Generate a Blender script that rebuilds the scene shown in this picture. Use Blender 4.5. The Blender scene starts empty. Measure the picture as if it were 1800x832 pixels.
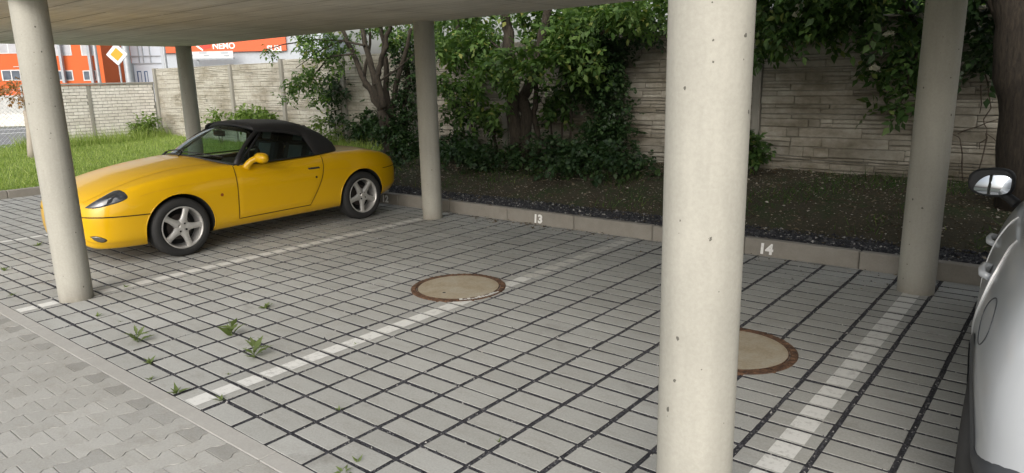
import bpy, bmesh, math, random
import numpy as np
from mathutils import Vector, Matrix, noise as mnoise

random.seed(7); RNG = np.random.default_rng(7)
SC = bpy.context.scene
COL = SC.collection
R = math.radians

# ------------------------------------------------------------------ camera model (solved from the paving grid)
F_PX = 1242.39
PITCH, ROLL, YAW = 0.2218208, -0.0228229, 0.6840901
CAM = np.array([3.4777, -1.7687, 1.6868])
def cam_axes():
    p, r, yw = PITCH, ROLL, YAW
    fw = np.array([-math.sin(yw)*math.cos(p), math.cos(yw)*math.cos(p), -math.sin(p)])
    rt = np.array([math.cos(yw), math.sin(yw), 0.]); up = np.cross(rt, fw)
    c, s = math.cos(r), math.sin(r)
    return c*rt+s*up, -s*rt+c*up, fw
CR, CU, CF = cam_axes()
def ray(px, py): return (px-900)/F_PX*CR-(py-416)/F_PX*CU+CF
def at_y(px, py, Y):
    d = ray(px, py); return CAM+d*((Y-CAM[1])/d[1])
def at_z(px, py, Z=0.):
    d = ray(px, py); return CAM+d*((Z-CAM[2])/d[2])
def at_d(px, py, D):
    d = ray(px, py); return CAM+d*D

cam = bpy.data.cameras.new('camera'); camo = bpy.data.objects.new('camera', cam); COL.objects.link(camo)
cam.sensor_width = 36; cam.lens = F_PX/1800*36; cam.clip_start = .05; cam.clip_end = 2000
M = Matrix(((CR[0], CU[0], -CF[0], CAM[0]), (CR[1], CU[1], -CF[1], CAM[1]), (CR[2], CU[2], -CF[2], CAM[2]), (0, 0, 0, 1)))
camo.matrix_world = M; SC.camera = camo

# ------------------------------------------------------------------ materials
def new_mat(name):
    m = bpy.data.materials.new(name); m.use_nodes = True
    nt = m.node_tree; b = nt.nodes['Principled BSDF']
    return m, nt, b
def N(nt, typ, **kw):
    n = nt.nodes.new(typ)
    for k, v in kw.items():
        if k in ('inputs',):
            for a, b in v.items(): n.inputs[a].default_value = b
        else: setattr(n, k, v)
    return n
def L(nt, a, b): nt.links.new(a, b)
def ramp(nt, fac, stops):
    n = N(nt, 'ShaderNodeValToRGB'); e = n.color_ramp.elements
    while len(e) > len(stops): e.remove(e[-1])
    while len(e) < len(stops): e.new(.5)
    for el, (p, c) in zip(e, stops):
        el.position = p; el.color = (*c, 1) if len(c) == 3 else c
    L(nt, fac, n.inputs['Fac']); return n.outputs['Color']
def mix(nt, fac, a, b, mode='MIX'):
    n = N(nt, 'ShaderNodeMix', data_type='RGBA', blend_type=mode)
    for sock, v in ((n.inputs[0], fac), (n.inputs[6], a), (n.inputs[7], b)):
        if hasattr(v, 'is_linked') or hasattr(v, 'links'): L(nt, v, sock)
        elif isinstance(v, (int, float)): sock.default_value = v
        else: sock.default_value = (*v, 1)
    return n.outputs[2]
def math_n(nt, op, a, b=None, clamp=False):
    n = N(nt, 'ShaderNodeMath', operation=op, use_clamp=clamp)
    for i, v in enumerate((a, b)):
        if v is None: continue
        if isinstance(v, (int, float)): n.inputs[i].default_value = v
        else: L(nt, v, n.inputs[i])
    return n.outputs[0]
def coords(nt, scale=(1, 1, 1), rot=(0, 0, 0), kind='Object'):
    tc = N(nt, 'ShaderNodeTexCoord'); mp = N(nt, 'ShaderNodeMapping')
    mp.inputs['Scale'].default_value = scale; mp.inputs['Rotation'].default_value = rot
    L(nt, tc.outputs[kind], mp.inputs['Vector']); return mp.outputs[0]
def noise(nt, vec, scale, detail=4, rough=.6, out='Fac', dist=0.):
    n = N(nt, 'ShaderNodeTexNoise'); n.inputs['Scale'].default_value = scale
    n.inputs['Detail'].default_value = detail; n.inputs['Roughness'].default_value = rough
    n.inputs['Distortion'].default_value = dist
    L(nt, vec, n.inputs['Vector']); return n.outputs[out]
def bump(nt, bsdf, h, strength=.3, dist=.01, prev=None):
    n = N(nt, 'ShaderNodeBump'); n.inputs['Strength'].default_value = strength; n.inputs['Distance'].default_value = dist
    L(nt, h, n.inputs['Height'])
    if prev is not None: L(nt, prev, n.inputs['Normal'])
    L(nt, n.outputs[0], bsdf.inputs['Normal']); return n.outputs[0]
def plain(name, col, rough=.5, metal=0., var=.12, vs=6., coat=0., spec=None):
    """one colour broken up by soft noise"""
    m, nt, b = new_mat(name)
    v = coords(nt); f = noise(nt, v, vs, 5)
    c = ramp(nt, f, [(.3, tuple(x*(1-var) for x in col)), (.7, tuple(min(1, x*(1+var)) for x in col))])
    L(nt, c, b.inputs['Base Color']); b.inputs['Roughness'].default_value = rough; b.inputs['Metallic'].default_value = metal
    if coat: b.inputs['Coat Weight'].default_value = coat; b.inputs['Coat Roughness'].default_value = .04
    if spec is not None: b.inputs['Specular IOR Level'].default_value = spec
    return m

def concrete(name, a, b_, streak=(1, 1, .12), holes=True, seam=False, scale=1.):
    m, nt, b = new_mat(name)
    v = coords(nt); vs = coords(nt, streak)
    f1 = noise(nt, v, 1.6*scale, 6, .6); f2 = noise(nt, vs, 9*scale, 5, .6); f3 = noise(nt, v, 70, 3, .7)
    f = math_n(nt, 'ADD', math_n(nt, 'MULTIPLY', f1, .5), math_n(nt, 'MULTIPLY', f2, .5))
    c = ramp(nt, f, [(.30, a), (.5, tuple((x+y)/2 for x, y in zip(a, b_))), (.68, b_)])
    c = mix(nt, math_n(nt, 'MULTIPLY', f3, .22), c, (.16, .15, .13), 'MULTIPLY') if False else mix(nt, .22, c, ramp(nt, f3, [(.3, (.5, .5, .5)), (.7, (1, 1, 1))]), 'MULTIPLY')
    h = f3
    if holes:
        vo = N(nt, 'ShaderNodeTexVoronoi'); vo.inputs['Scale'].default_value = 24; vo.inputs['Randomness'].default_value = 1
        L(nt, coords(nt, (1, 1, .75)), vo.inputs['Vector'])
        # only some cells carry a pit and its size differs
        sep = N(nt, 'ShaderNodeSeparateColor'); L(nt, vo.outputs['Color'], sep.inputs[0])
        rad = math_n(nt, 'MULTIPLY', math_n(nt, 'POWER', sep.outputs[0], 10., True), .12)
        wob = math_n(nt, 'ADD', vo.outputs['Distance'], math_n(nt, 'MULTIPLY', math_n(nt, 'SUBTRACT', noise(nt, v, 130, 2), .5), .22))
        pit = math_n(nt, 'GREATER_THAN', math_n(nt, 'ADD', rad, .045), wob)
        pit = math_n(nt, 'MULTIPLY', pit, math_n(nt, 'GREATER_THAN', sep.outputs[0], .42))
        c = mix(nt, math_n(nt, 'MULTIPLY', pit, .85), c, (.07, .065, .055))
        h = math_n(nt, 'SUBTRACT', f3, math_n(nt, 'MULTIPLY', pit, 2.5))
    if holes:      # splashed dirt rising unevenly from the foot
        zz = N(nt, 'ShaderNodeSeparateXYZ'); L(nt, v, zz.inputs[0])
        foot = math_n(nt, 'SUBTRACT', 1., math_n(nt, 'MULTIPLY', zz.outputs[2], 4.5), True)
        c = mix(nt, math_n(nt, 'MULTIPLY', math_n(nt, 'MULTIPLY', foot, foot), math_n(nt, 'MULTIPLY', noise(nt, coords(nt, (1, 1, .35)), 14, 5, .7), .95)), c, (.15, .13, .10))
    L(nt, c, b.inputs['Base Color']); b.inputs['Roughness'].default_value = .82
    b.inputs['Specular IOR Level'].default_value = .3
    bump(nt, b, h, .25, .004)
    return m

MAT = {}
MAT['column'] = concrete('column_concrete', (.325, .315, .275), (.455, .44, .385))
MAT['slab'] = concrete('slab_concrete', (.55, .525, .48), (.88, .855, .80), streak=(.18, 2.2, 1), holes=False, scale=.8)
MAT['slab_side'] = concrete('slab_side_concrete', (.40, .37, .33), (.50, .47, .42))
MAT['render_wall'] = plain('render_wall', (.62, .60, .56), .9, var=.06, vs=2)

# pavers: tone comes from each block's own island
def paver_mat(name, lo, hi, warm=.0, attr=None):
    m, nt, b = new_mat(name)
    g = N(nt, 'ShaderNodeNewGeometry'); v = coords(nt)
    f = noise(nt, v, 90, 4, .75); big = noise(nt, v, .55, 4, .6)
    c = ramp(nt, g.outputs['Random Per Island'], [(0, lo), (1, hi)])
    c = mix(nt, .55, c, ramp(nt, f, [(.25, (.55, .55, .54)), (.75, (1.1, 1.1, 1.1))]), 'MULTIPLY')
    c = mix(nt, .55, c, ramp(nt, big, [(.33, (.78, .76, .73)), (.62, (1.08, 1.08, 1.08))]), 'MULTIPLY')
    st = noise(nt, coords(nt, (1, 2.2, 1)), 5, 6, .7)
    c = mix(nt, .30, c, ramp(nt, st, [(.36, (.72, .69, .64)), (.5, (1, 1, 1))]), 'MULTIPLY')
    oil = noise(nt, coords(nt), 1.7, 5, .7, dist=.5)
    c = mix(nt, ramp(nt, oil, [(.60, (0, 0, 0)), (.72, (.45, .45, .45))]), c, (.15, .14, .125))
    if attr:
        a = N(nt, 'ShaderNodeAttribute', attribute_name=attr)
        c = mix(nt, 1., c, a.outputs['Color'], 'MULTIPLY')
    L(nt, c, b.inputs['Base Color']); b.inputs['Roughness'].default_value = .78; b.inputs['Specular IOR Level'].default_value = .35
    bump(nt, b, f, .35, .003); return m, nt, b, c
MAT['paver'] = paver_mat('paver_concrete', (.35, .354, .336), (.40, .404, .386))[0]
MAT['bone_paver'] = paver_mat('bone_paver_concrete', (.35, .345, .325), (.395, .39, .37), attr='tone')[0]
MAT['edging'] = concrete('edging_concrete', (.32, .312, .29), (.40, .39, .365), streak=(1, 1, 1), holes=False)
MAT['kerb'] = concrete('kerb_concrete', (.235, .218, .19), (.32, .30, .265), streak=(1, 1, 1), holes=False)
# white paint rubbed off in places
m, nt, b, pc = paver_mat('bay_paint', (.30, .295, .285), (.39, .385, .375))
wear = noise(nt, coords(nt), 26, 6, .75); grad = noise(nt, coords(nt), 1.2, 3)
w_ = ramp(nt, math_n(nt, 'ADD', math_n(nt, 'MULTIPLY', wear, .75), math_n(nt, 'MULTIPLY', grad, .35)), [(.38, (.22,)*3), (.53, (1, 1, 1))])
L(nt, mix(nt, w_, pc, (.60, .60, .575)), b.inputs['Base Color']); MAT['paint'] = m
m, nt, b, pc = paver_mat('bay_paint_worn', (.30, .295, .285), (.39, .385, .375))
wear = noise(nt, coords(nt), 14, 6, .75)
L(nt, mix(nt, ramp(nt, wear, [(.34, (.22,)*3), (.60, (.85,)*3)]), pc, (.56, .55, .51)), b.inputs['Base Color']); MAT['paint_worn'] = m
m, nt, b = new_mat('number_paint')
wear = noise(nt, coords(nt), 60, 5, .7)
L(nt, ramp(nt, wear, [(.30, (.50, .48, .45)), (.42, (.88, .88, .86))]), b.inputs['Base Color']); b.inputs['Roughness'].default_value = .7; MAT['number'] = m

def gravel_mat(name, stops, scale=120, bs=1.):
    m, nt, b = new_mat(name); v = coords(nt)
    vo = N(nt, 'ShaderNodeTexVoronoi'); vo.inputs['Scale'].default_value = scale; L(nt, v, vo.inputs['Vector'])
    sep = N(nt, 'ShaderNodeSeparateColor'); L(nt, vo.outputs['Color'], sep.inputs[0])
    c = ramp(nt, sep.outputs[0], stops); L(nt, c, b.inputs['Base Color']); b.inputs['Roughness'].default_value = .85
    bump(nt, b, math_n(nt, 'MULTIPLY', vo.outputs['Distance'], -1), bs, .01); return m
MAT['joint'] = gravel_mat('joint_gravel', [(0, (.014, .014, .018)), (.6, (.034, .034, .042)), (.92, (.055, .055, .065)), (1, (.20, .195, .19))], 150)
MAT['gravel'] = gravel_mat('dark_gravel', [(0, (.018, .019, .022)), (.7, (.045, .046, .05)), (1, (.10, .10, .105))], 60)
m, nt, b = new_mat('bed_soil'); v = coords(nt)
f = noise(nt, v, 2.2, 6, .7); f2 = noise(nt, v, 45, 5, .8)
c = ramp(nt, f, [(.36, (.044, .040, .022)), (.5, (.062, .055, .034)), (.60, (.040, .056, .020))])
c = mix(nt, .8, c, ramp(nt, f2, [(.3, (.35, .33, .3)), (.62, (1.1, 1.05, 1)), (.74, (2.2, 2.0, 1.7))]), 'MULTIPLY')
L(nt, c, b.inputs['Base Color']); b.inputs['Roughness'].default_value = .95; bump(nt, b, f2, .8, .02); MAT['soil'] = m
m, nt, b = new_mat('lawn_soil'); v = coords(nt); f = noise(nt, v, 3, 6, .7)
L(nt, ramp(nt, f, [(.35, (.12, .18, .03)), (.65, (.20, .27, .055))]), b.inputs['Base Color']); b.inputs['Roughness'].default_value = .95
bump(nt, b, noise(nt, v, 60, 4), .6, .02); MAT['lawn'] = m
MAT['asphalt'] = plain('asphalt', (.20, .20, .205), .9, var=.2, vs=30)
MAT['land'] = plain('far_land', (.16, .17, .13), .95, var=.3, vs=.2)

MAT['sand_joint'] = gravel_mat('sandy_joint', [(0, (.022, .020, .018)), (.7, (.045, .042, .038)), (1, (.12, .11, .10))], 220, .5)
def island_mat(name, stops, rough=.6, trans=0., spec=.3, nscale=None):
    m, nt, b = new_mat(name); g = N(nt, 'ShaderNodeNewGeometry')
    c = ramp(nt, g.outputs['Random Per Island'], stops)
    if nscale:
        c = mix(nt, .7, c, ramp(nt, noise(nt, coords(nt), nscale, 3), [(.3, (.6, .62, .6)), (.7, (1.25, 1.2, 1.1))]), 'MULTIPLY')
    L(nt, c, b.inputs['Base Color']); b.inputs['Roughness'].default_value = rough; b.inputs['Specular IOR Level'].default_value = spec
    if trans:
        t = N(nt, 'ShaderNodeBsdfTranslucent'); L(nt, mix(nt, 1., c, (1.25, 1.5, .55), 'MULTIPLY'), t.inputs['Color'])
        ms = N(nt, 'ShaderNodeMixShader'); ms.inputs[0].default_value = trans
        L(nt, b.outputs[0], ms.inputs[1]); L(nt, t.outputs[0], ms.inputs[2])
        L(nt, ms.outputs[0], nt.nodes['Material Output'].inputs['Surface'])
    return m
MAT['leaf_maple'] = island_mat('leaf_tree', [(0, (.055, .110, .034)), (.6, (.105, .185, .05)), (.93, (.17, .26, .075)), (1, (.30, .30, .09))], .5, .35, nscale=1.2)
MAT['leaf_elder'] = island_mat('leaf_elder', [(0, (.030, .068, .018)), (.6, (.056, .110, .03)), (.94, (.10, .165, .048)), (1, (.20, .22, .07))], .5, .35, nscale=1.2)
MAT['leaf_dark'] = island_mat('leaf_ivy', [(0, (.018, .042, .016)), (.7, (.032, .066, .024)), (1, (.060, .105, .036))], .42, .2, nscale=2)
MAT['leaf_light'] = island_mat('leaf_shrub', [(0, (.09, .15, .03)), (1, (.18, .25, .06))], .5, .35)
MAT['leaf_weed'] = island_mat('leaf_weed', [(0, (.085, .125, .04)), (1, (.17, .215, .08))], .5, .3)
MAT['leaf_rust'] = island_mat('leaf_rust', [(0, (.22, .11, .05)), (1, (.34, .20, .09))], .6, .3)
MAT['grass'] = island_mat('grass_blade', [(0, (.16, .23, .045)), (.6, (.25, .33, .075)), (1, (.40, .44, .16))], .55, .3)
MAT['litter'] = island_mat('leaf_litter', [(0, (.05, .035, .02)), (.5, (.12, .095, .058)), (.8, (.24, .20, .14)), (1, (.48, .44, .37))], .9)
MAT['stone_bits'] = island_mat('stone_bits', [(0, (.02, .021, .026)), (.7, (.06, .06, .068)), (.92, (.14, .14, .14)), (1, (.42, .41, .39))], .8)
MAT['flower'] = plain('flower', (.72, .70, .58), .7)
def bark(name, a, b_):
    m, nt, b = new_mat(name); v = coords(nt, (6, 6, .9)); f = noise(nt, v, 7, 6, .7, dist=.6)
    L(nt, ramp(nt, f, [(.32, a), (.66, b_)]), b.inputs['Base Color']); b.inputs['Roughness'].default_value = .95
    bump(nt, b, f, .9, .025); return m
MAT['bark'] = bark('bark', (.015, .012, .009), (.070, .056, .040))
MAT['bark_dark'] = bark('bark_dark', (.016, .013, .010), (.062, .048, .034))
MAT['twig'] = plain('twig', (.06, .045, .032), .9)

# fence stones and brick
def stone_mat(name, lo, hi, stain):
    m, nt, b = new_mat(name); g = N(nt, 'ShaderNodeNewGeometry'); v = coords(nt)
    c = ramp(nt, g.outputs['Random Per Island'], [(0, lo), (1, hi)])
    f = noise(nt, v, 16, 6, .75); f0 = noise(nt, coords(nt, (1, 1, 2.2)), 1.1, 5, .65)
    c = mix(nt, .55, c, ramp(nt, f, [(.3, (.62, .6, .57)), (.65, (1.1, 1.1, 1.1))]), 'MULTIPLY')
    c = mix(nt, .9, c, ramp(nt, f0, [(.36, stain), (.58, (1.03, 1.03, 1.03))]), 'MULTIPLY')
    L(nt, c, b.inputs['Base Color']); b.inputs['Roughness'].default_value = .92; b.inputs['Specular IOR Level'].default_value = .2
    bump(nt, b, f, .7, .012); return m
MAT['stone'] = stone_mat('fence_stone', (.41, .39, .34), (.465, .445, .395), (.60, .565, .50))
MAT['stone_shaded'] = stone_mat('shaded_fence_stone', (.31, .29, .245), (.435, .41, .355), (.40, .365, .30))  # right panels: tree shade put into the stone colour, plus heavier stains
MAT['stone_back'] = plain('fence_mortar', (.20, .19, .165), .95, var=.25)
MAT['fence_post'] = concrete('fence_post_concrete', (.24, .23, .20), (.34, .325, .29), holes=False)
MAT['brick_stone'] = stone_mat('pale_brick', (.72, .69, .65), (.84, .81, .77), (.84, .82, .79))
MAT['mortar'] = plain('mortar', (.22, .21, .19), .95, var=.2)

# metal, glass, paint of cars
MAT['rust'] = None
m, nt, b = new_mat('rusty_iron'); v = coords(nt); f = noise(nt, v, 30, 6, .7)
L(nt, ramp(nt, f, [(.35, (.032, .020, .014)), (.5, (.095, .050, .028)), (.66, (.185, .105, .060))]), b.inputs['Base Color'])
b.inputs['Roughness'].default_value = .9; b.inputs['Metallic'].default_value = .15; bump(nt, b, f, .6, .005); MAT['rust'] = m
m, nt, b = new_mat('cover_concrete'); v = coords(nt); f = noise(nt, v, 5, 6, .65); f2 = noise(nt, v, 80, 4, .75)
c = ramp(nt, f, [(.33, (.30, .245, .165)), (.52, (.36, .315, .235)), (.7, (.39, .36, .29))])
c = mix(nt, .5, c, ramp(nt, f2, [(.3, (.6, .58, .55)), (.7, (1.1, 1.1, 1.1))]), 'MULTIPLY')
L(nt, c, b.inputs['Base Color']); b.inputs['Roughness'].default_value = .85; bump(nt, b, f2, .4, .003); MAT['cover'] = m
def car_paint(name, col, dust):
    m, nt, b = new_mat(name); v = coords(nt)
    f = noise(nt, v, 3, 5, .7); f2 = noise(nt, v, 40, 4, .7)
    geo = N(nt, 'ShaderNodeSeparateXYZ'); L(nt, N(nt, 'ShaderNodeNewGeometry').outputs['Normal'], geo.inputs[0])
    pos = N(nt, 'ShaderNodeSeparateXYZ'); L(nt, v, pos.inputs[0])
    # settled dust on upward faces and road dirt low on the sides
    d1 = math_n(nt, 'MULTIPLY', math_n(nt, 'MULTIPLY', math_n(nt, 'SUBTRACT', geo.outputs[2], .55, True), .35), f)
    d2 = math_n(nt, 'MULTIPLY', math_n(nt, 'MULTIPLY', math_n(nt, 'SUBTRACT', .38, pos.outputs[2], True), 1.1), f)
    d = math_n(nt, 'ADD', math_n(nt, 'ADD', d1, d2), .004)
    L(nt, mix(nt, d, col, dust), b.inputs['Base Color'])
    b.inputs['Roughness'].default_value = .32; b.inputs['Coat Weight'].default_value = .55; b.inputs['Coat Roughness'].default_value = .06; b.inputs['Specular IOR Level'].default_value = .3
    return m
MAT['yellow'] = car_paint('yellow_paint', (.67, .385, .001), (.32, .24, .10))
MAT['silver'] = car_paint('silver_paint', (.45, .475, .505), (.46, .455, .44))
MAT['silver'].node_tree.nodes['Principled BSDF'].inputs['Metallic'].default_value = .08
MAT['black_plastic'] = plain('black_plastic', (.022, .023, .026), .55)
MAT['trim_grey'] = plain('dark_grey_plastic', (.045, .050, .058), .5)
MAT['gap'] = plain('panel_gap', (.03, .018, .004), .9)
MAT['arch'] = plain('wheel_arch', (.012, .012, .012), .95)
MAT['rubber'] = plain('tyre_rubber', (.022, .022, .022), .75, vs=30)
MAT['alloy'] = plain('alloy', (.62, .61, .59), .34, .6, var=.12, vs=20)
MAT['brake'] = plain('brake_iron', (.06, .05, .045), .6, .4)
m, nt, b = new_mat('soft_top_cloth'); v = coords(nt); f = noise(nt, v, 250, 3); f1 = noise(nt, v, 3, 4)
L(nt, ramp(nt, f1, [(.3, (.007, .007, .008)), (.7, (.016, .0155, .016))]), b.inputs['Base Color']); b.inputs['Roughness'].default_value = .9
b.inputs['Sheen Weight'].default_value = .08; bump(nt, b, math_n(nt, 'ADD', f, math_n(nt, 'MULTIPLY', f1, 2)), .3, .004); MAT['cloth'] = m
MAT['seat'] = plain('seat_leather', (.028, .028, .03), .5)
MAT['seat_panel'] = plain('seat_panel', (.36, .43, .44), .7)
MAT['seat2'] = plain('seat_cloth', (.03, .03, .034), .85)
def glass(name, tint, refl=.08):
    m, nt, b = new_mat(name); nt.nodes.remove(b)
    t = N(nt, 'ShaderNodeBsdfTransparent'); t.inputs['Color'].default_value = (*tint, 1)
    g = N(nt, 'ShaderNodeBsdfGlossy'); g.inputs['Roughness'].default_value = .02; g.inputs['Color'].default_value = (.9, .95, .95, 1)
    fr = N(nt, 'ShaderNodeFresnel'); fr.inputs['IOR'].default_value = 1.5
    f = math_n(nt, 'ADD', math_n(nt, 'MULTIPLY', fr.outputs[0], .9), refl*.2, True)
    ms = N(nt, 'ShaderNodeMixShader'); L(nt, f, ms.inputs[0]); L(nt, t.outputs[0], ms.inputs[1]); L(nt, g.outputs[0], ms.inputs[2])
    L(nt, ms.outputs[0], nt.nodes['Material Output'].inputs['Surface']); return m
MAT['windscreen'] = glass('windscreen_glass', (.60, .72, .67))
MAT['side_glass'] = glass('side_glass', (.48, .58, .56))
m, nt, b = new_mat('dark_glass'); b.inputs['Base Color'].default_value = (.012, .014, .016, 1); b.inputs['Roughness'].default_value = .04; MAT['dark_glass'] = m
m, nt, b = new_mat('lamp_glass'); v = coords(nt)
L(nt, ramp(nt, noise(nt, v, 7, 2), [(.35, (.012, .014, .018)), (.62, (.035, .04, .048)), (.72, (.11, .12, .13))]), b.inputs['Base Color'])
b.inputs['Roughness'].default_value = .08; b.inputs['Coat Weight'].default_value = 1; MAT['lamp'] = m
m, nt, b = new_mat('mirror_glass'); b.inputs['Base Color'].default_value = (.36, .39, .43, 1); b.inputs['Metallic'].default_value = 1; b.inputs['Roughness'].default_value = .02; MAT['mirror'] = m
m, nt, b = new_mat('fog_lens'); b.inputs['Base Color'].default_value = (.13, .125, .105, 1); b.inputs['Roughness'].default_value = .15; b.inputs['Metallic'].default_value = .4; MAT['fog'] = m
MAT['orange_lens'] = plain('indicator_lens', (.25, .07, .02), .2)
MAT['white_plate'] = plain('plate_white', (.75, .76, .76), .4, var=.04)
MAT['blue_plate'] = plain('plate_blue', (.02, .07, .35), .4)

# far buildings, signs
MAT['orange_wall'] = plain('orange_render', (.58, .115, .028), .8, var=.07, vs=.3)
MAT['orange_sign'] = plain('orange_sign', (.66, .10, .022), .5, var=.04)
MAT['bluewhite_wall'] = plain('pale_blue_panel', (.50, .545, .61), .6, var=.05, vs=.3)
MAT['grey_metal'] = plain('grey_metal', (.33, .36, .39), .5, .3)
MAT['pale_grey'] = plain('pale_grey', (.40, .43, .47), .6, var=.06)
MAT['white_frame'] = plain('white_frame', (.62, .62, .62), .5, var=.03)
MAT['window'] = plain('window_glass', (.10, .12, .15), .08, var=.3, vs=1.2)
MAT['blind'] = plain('window_blind', (.42, .42, .45), .4, var=.2, vs=.8)
MAT['blue_frame'] = plain('blue_frame', (.07, .12, .22), .4)
MAT['white_letter'] = plain('white_letter', (.85, .85, .83), .5, var=.02)
MAT['red_mark'] = plain('red_mark', (.62, .04, .02), .5)
MAT['sign_yellow'] = plain('sign_yellow', (.60, .30, .004), .4, var=.03)
MAT['sign_white'] = plain('sign_white', (.66, .67, .66), .4, var=.03)
MAT['galv'] = plain('galvanised', (.42, .44, .46), .45, .4)
MAT['far_wall'] = plain('far_wall', (.47, .47, .46), .9, var=.15, vs=3)
MAT['road_paint'] = plain('road_paint', (.75, .75, .74), .8)
MAT['cream'] = plain('cream_paint', (.6, .5, .36), .7)

# ------------------------------------------------------------------ mesh helpers
class MB:
    def __init__(s): s.v = []; s.f = []; s.mi = []
    def add(s, vs, fs, mi=0):
        o = len(s.v); s.v += [tuple(map(float, p)) for p in vs]
        s.f += [tuple(i+o for i in q) for q in fs]; s.mi += [mi]*len(fs)
    def box(s, a, b, ch=0., mi=0, mat=None):
        (x0, y0, z0), (x1, y1, z1) = a, b
        if ch <= 0:
            vs = [(x0, y0, z0), (x1, y0, z0), (x1, y1, z0), (x0, y1, z0), (x0, y0, z1), (x1, y0, z1), (x1, y1, z1), (x0, y1, z1)]
            fs = [(0, 3, 2, 1), (4, 5, 6, 7), (0, 1, 5, 4), (1, 2, 6, 5), (2, 3, 7, 6), (3, 0, 4, 7)]
        else:
            vs = []; cx, cy, cz = (x0+x1)/2, (y0+y1)/2, (z0+z1)/2
            hx, hy, hz = (x1-x0)/2, (y1-y0)/2, (z1-z0)/2; c = min(ch, hx*.49, hy*.49, hz*.49)
            idx = {}
            for sx in (-1, 1):
                for sy in (-1, 1):
                    for sz in (-1, 1):
                        for k, d in enumerate(((0, c, c), (c, 0, c), (c, c, 0))):
                            idx[sx, sy, sz, k] = len(vs)
                            vs.append((cx+sx*(hx-d[0]), cy+sy*(hy-d[1]), cz+sz*(hz-d[2])))
            fs = []
            for k in range(3):
                for sg in (-1, 1):
                    q = []
                    for (p, r) in ((-1, -1), (1, -1), (1, 1), (-1, 1)):
                        t = [0, 0, 0]; t[k] = sg; t[(k+1) % 3] = p; t[(k+2) % 3] = r; q.append(idx[t[0], t[1], t[2], k])
                    fs.append(tuple(q if sg > 0 else q[::-1]))
            for k in range(3):      # edge strips along axis k
                a_, b_ = (k+1) % 3, (k+2) % 3
                for p in (-1, 1):
                    for r in (-1, 1):
                        def ix(end, kk):
                            t = [0, 0, 0]; t[k] = end; t[a_] = p; t[b_] = r; return idx[t[0], t[1], t[2], kk]
                        q = (ix(-1, a_), ix(1, a_), ix(1, b_), ix(-1, b_))
                        fs.append(q if p*r < 0 else q[::-1])
            for sx in (-1, 1):
                for sy in (-1, 1):
                    for sz in (-1, 1):
                        q = tuple(idx[sx, sy, sz, k] for k in range(3)); fs.append(q if sx*sy*sz > 0 else q[::-1])
        if mat is not None: vs = [tuple(mat @ Vector(p)) for p in vs]
        s.add(vs, fs, mi)
    def tube(s, pts, rad, n=8, mi=0, cap=True):
        pts = [Vector(p) for p in pts]; rad = [rad]*len(pts) if isinstance(rad, (int, float)) else rad
        vs = []; fs = []; prev = None
        for i, p in enumerate(pts):
            d = (pts[min(i+1, len(pts)-1)]-pts[max(i-1, 0)]).normalized()
            a = prev if prev is not None else (Vector((1, 0, 0)) if abs(d.x) < .8 else Vector((0, 1, 0)))
            a = (a-d*a.dot(d)).normalized(); prev = a; b = d.cross(a)
            for k in range(n):
                t = 2*math.pi*k/n; vs.append(p+(a*math.cos(t)+b*math.sin(t))*rad[i])
        for i in range(len(pts)-1):
            for k in range(n):
                k2 = (k+1) % n; fs.append((i*n+k, i*n+k2, (i+1)*n+k2, (i+1)*n+k))
        if cap: fs.append(tuple(range(n))[::-1]); fs.append(tuple((len(pts)-1)*n+k for k in range(n)))
        s.add(vs, fs, mi)
    def lathe(s, prof, axis='z', c=(0, 0, 0), n=32, mi=0, closed=False):
        """prof: (radius, along)"""
        vs = []; fs = []
        for r, h in prof:
            for k in range(n):
                t = 2*math.pi*k/n; a, b = r*math.cos(t), r*math.sin(t)
                p = {'z': (a, b, h), 'x': (h, a, b), 'y': (b, h, a)}[axis]
                vs.append((p[0]+c[0], p[1]+c[1], p[2]+c[2]))
        m_ = len(prof)
        for i in range(m_ if closed else m_-1):
            i2 = (i+1) % m_
            for k in range(n):
                k2 = (k+1) % n; fs.append((i*n+k, i*n+k2, i2*n+k2, i2*n+k))
        s.add(vs, fs, mi)
    def grid(s, rows, mi=0, flip=False):
        """rows: list of equal-length point lists"""
        n = len(rows[0]); vs = [p for r in rows for p in r]; fs = []
        for i in range(len(rows)-1):
            for k in range(n-1):
                q = (i*n+k, i*n+k+1, (i+1)*n+k+1, (i+1)*n+k); fs.append(q[::-1] if flip else q)
        s.add(vs, fs, mi)
    def mirrored(s):
        m_ = MB(); m_.v = [(-x, y, z) for x, y, z in s.v]; m_.f = [q[::-1] for q in s.f]; m_.mi = list(s.mi); return m_
    def build(s, name, mats, parent=None, smooth=False, auto=None, outward=False):
        me = bpy.data.meshes.new(name); me.from_pydata(s.v, [], s.f); me.update()
        if outward:
            bm = bmesh.new(); bm.from_mesh(me); bmesh.ops.recalc_face_normals(bm, faces=bm.faces[:]); bm.to_mesh(me); bm.free()
        for m_ in (mats if isinstance(mats, (list, tuple)) else [mats]): me.materials.append(m_)
        if any(s.mi): me.polygons.foreach_set('material_index', s.mi)
        if smooth: me.polygons.foreach_set('use_smooth', [True]*len(s.f))
        o = bpy.data.objects.new(name, me); COL.objects.link(o)
        if parent: o.parent = parent
        if smooth and auto: me.set_sharp_from_angle(angle=R(auto))
        return o
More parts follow.
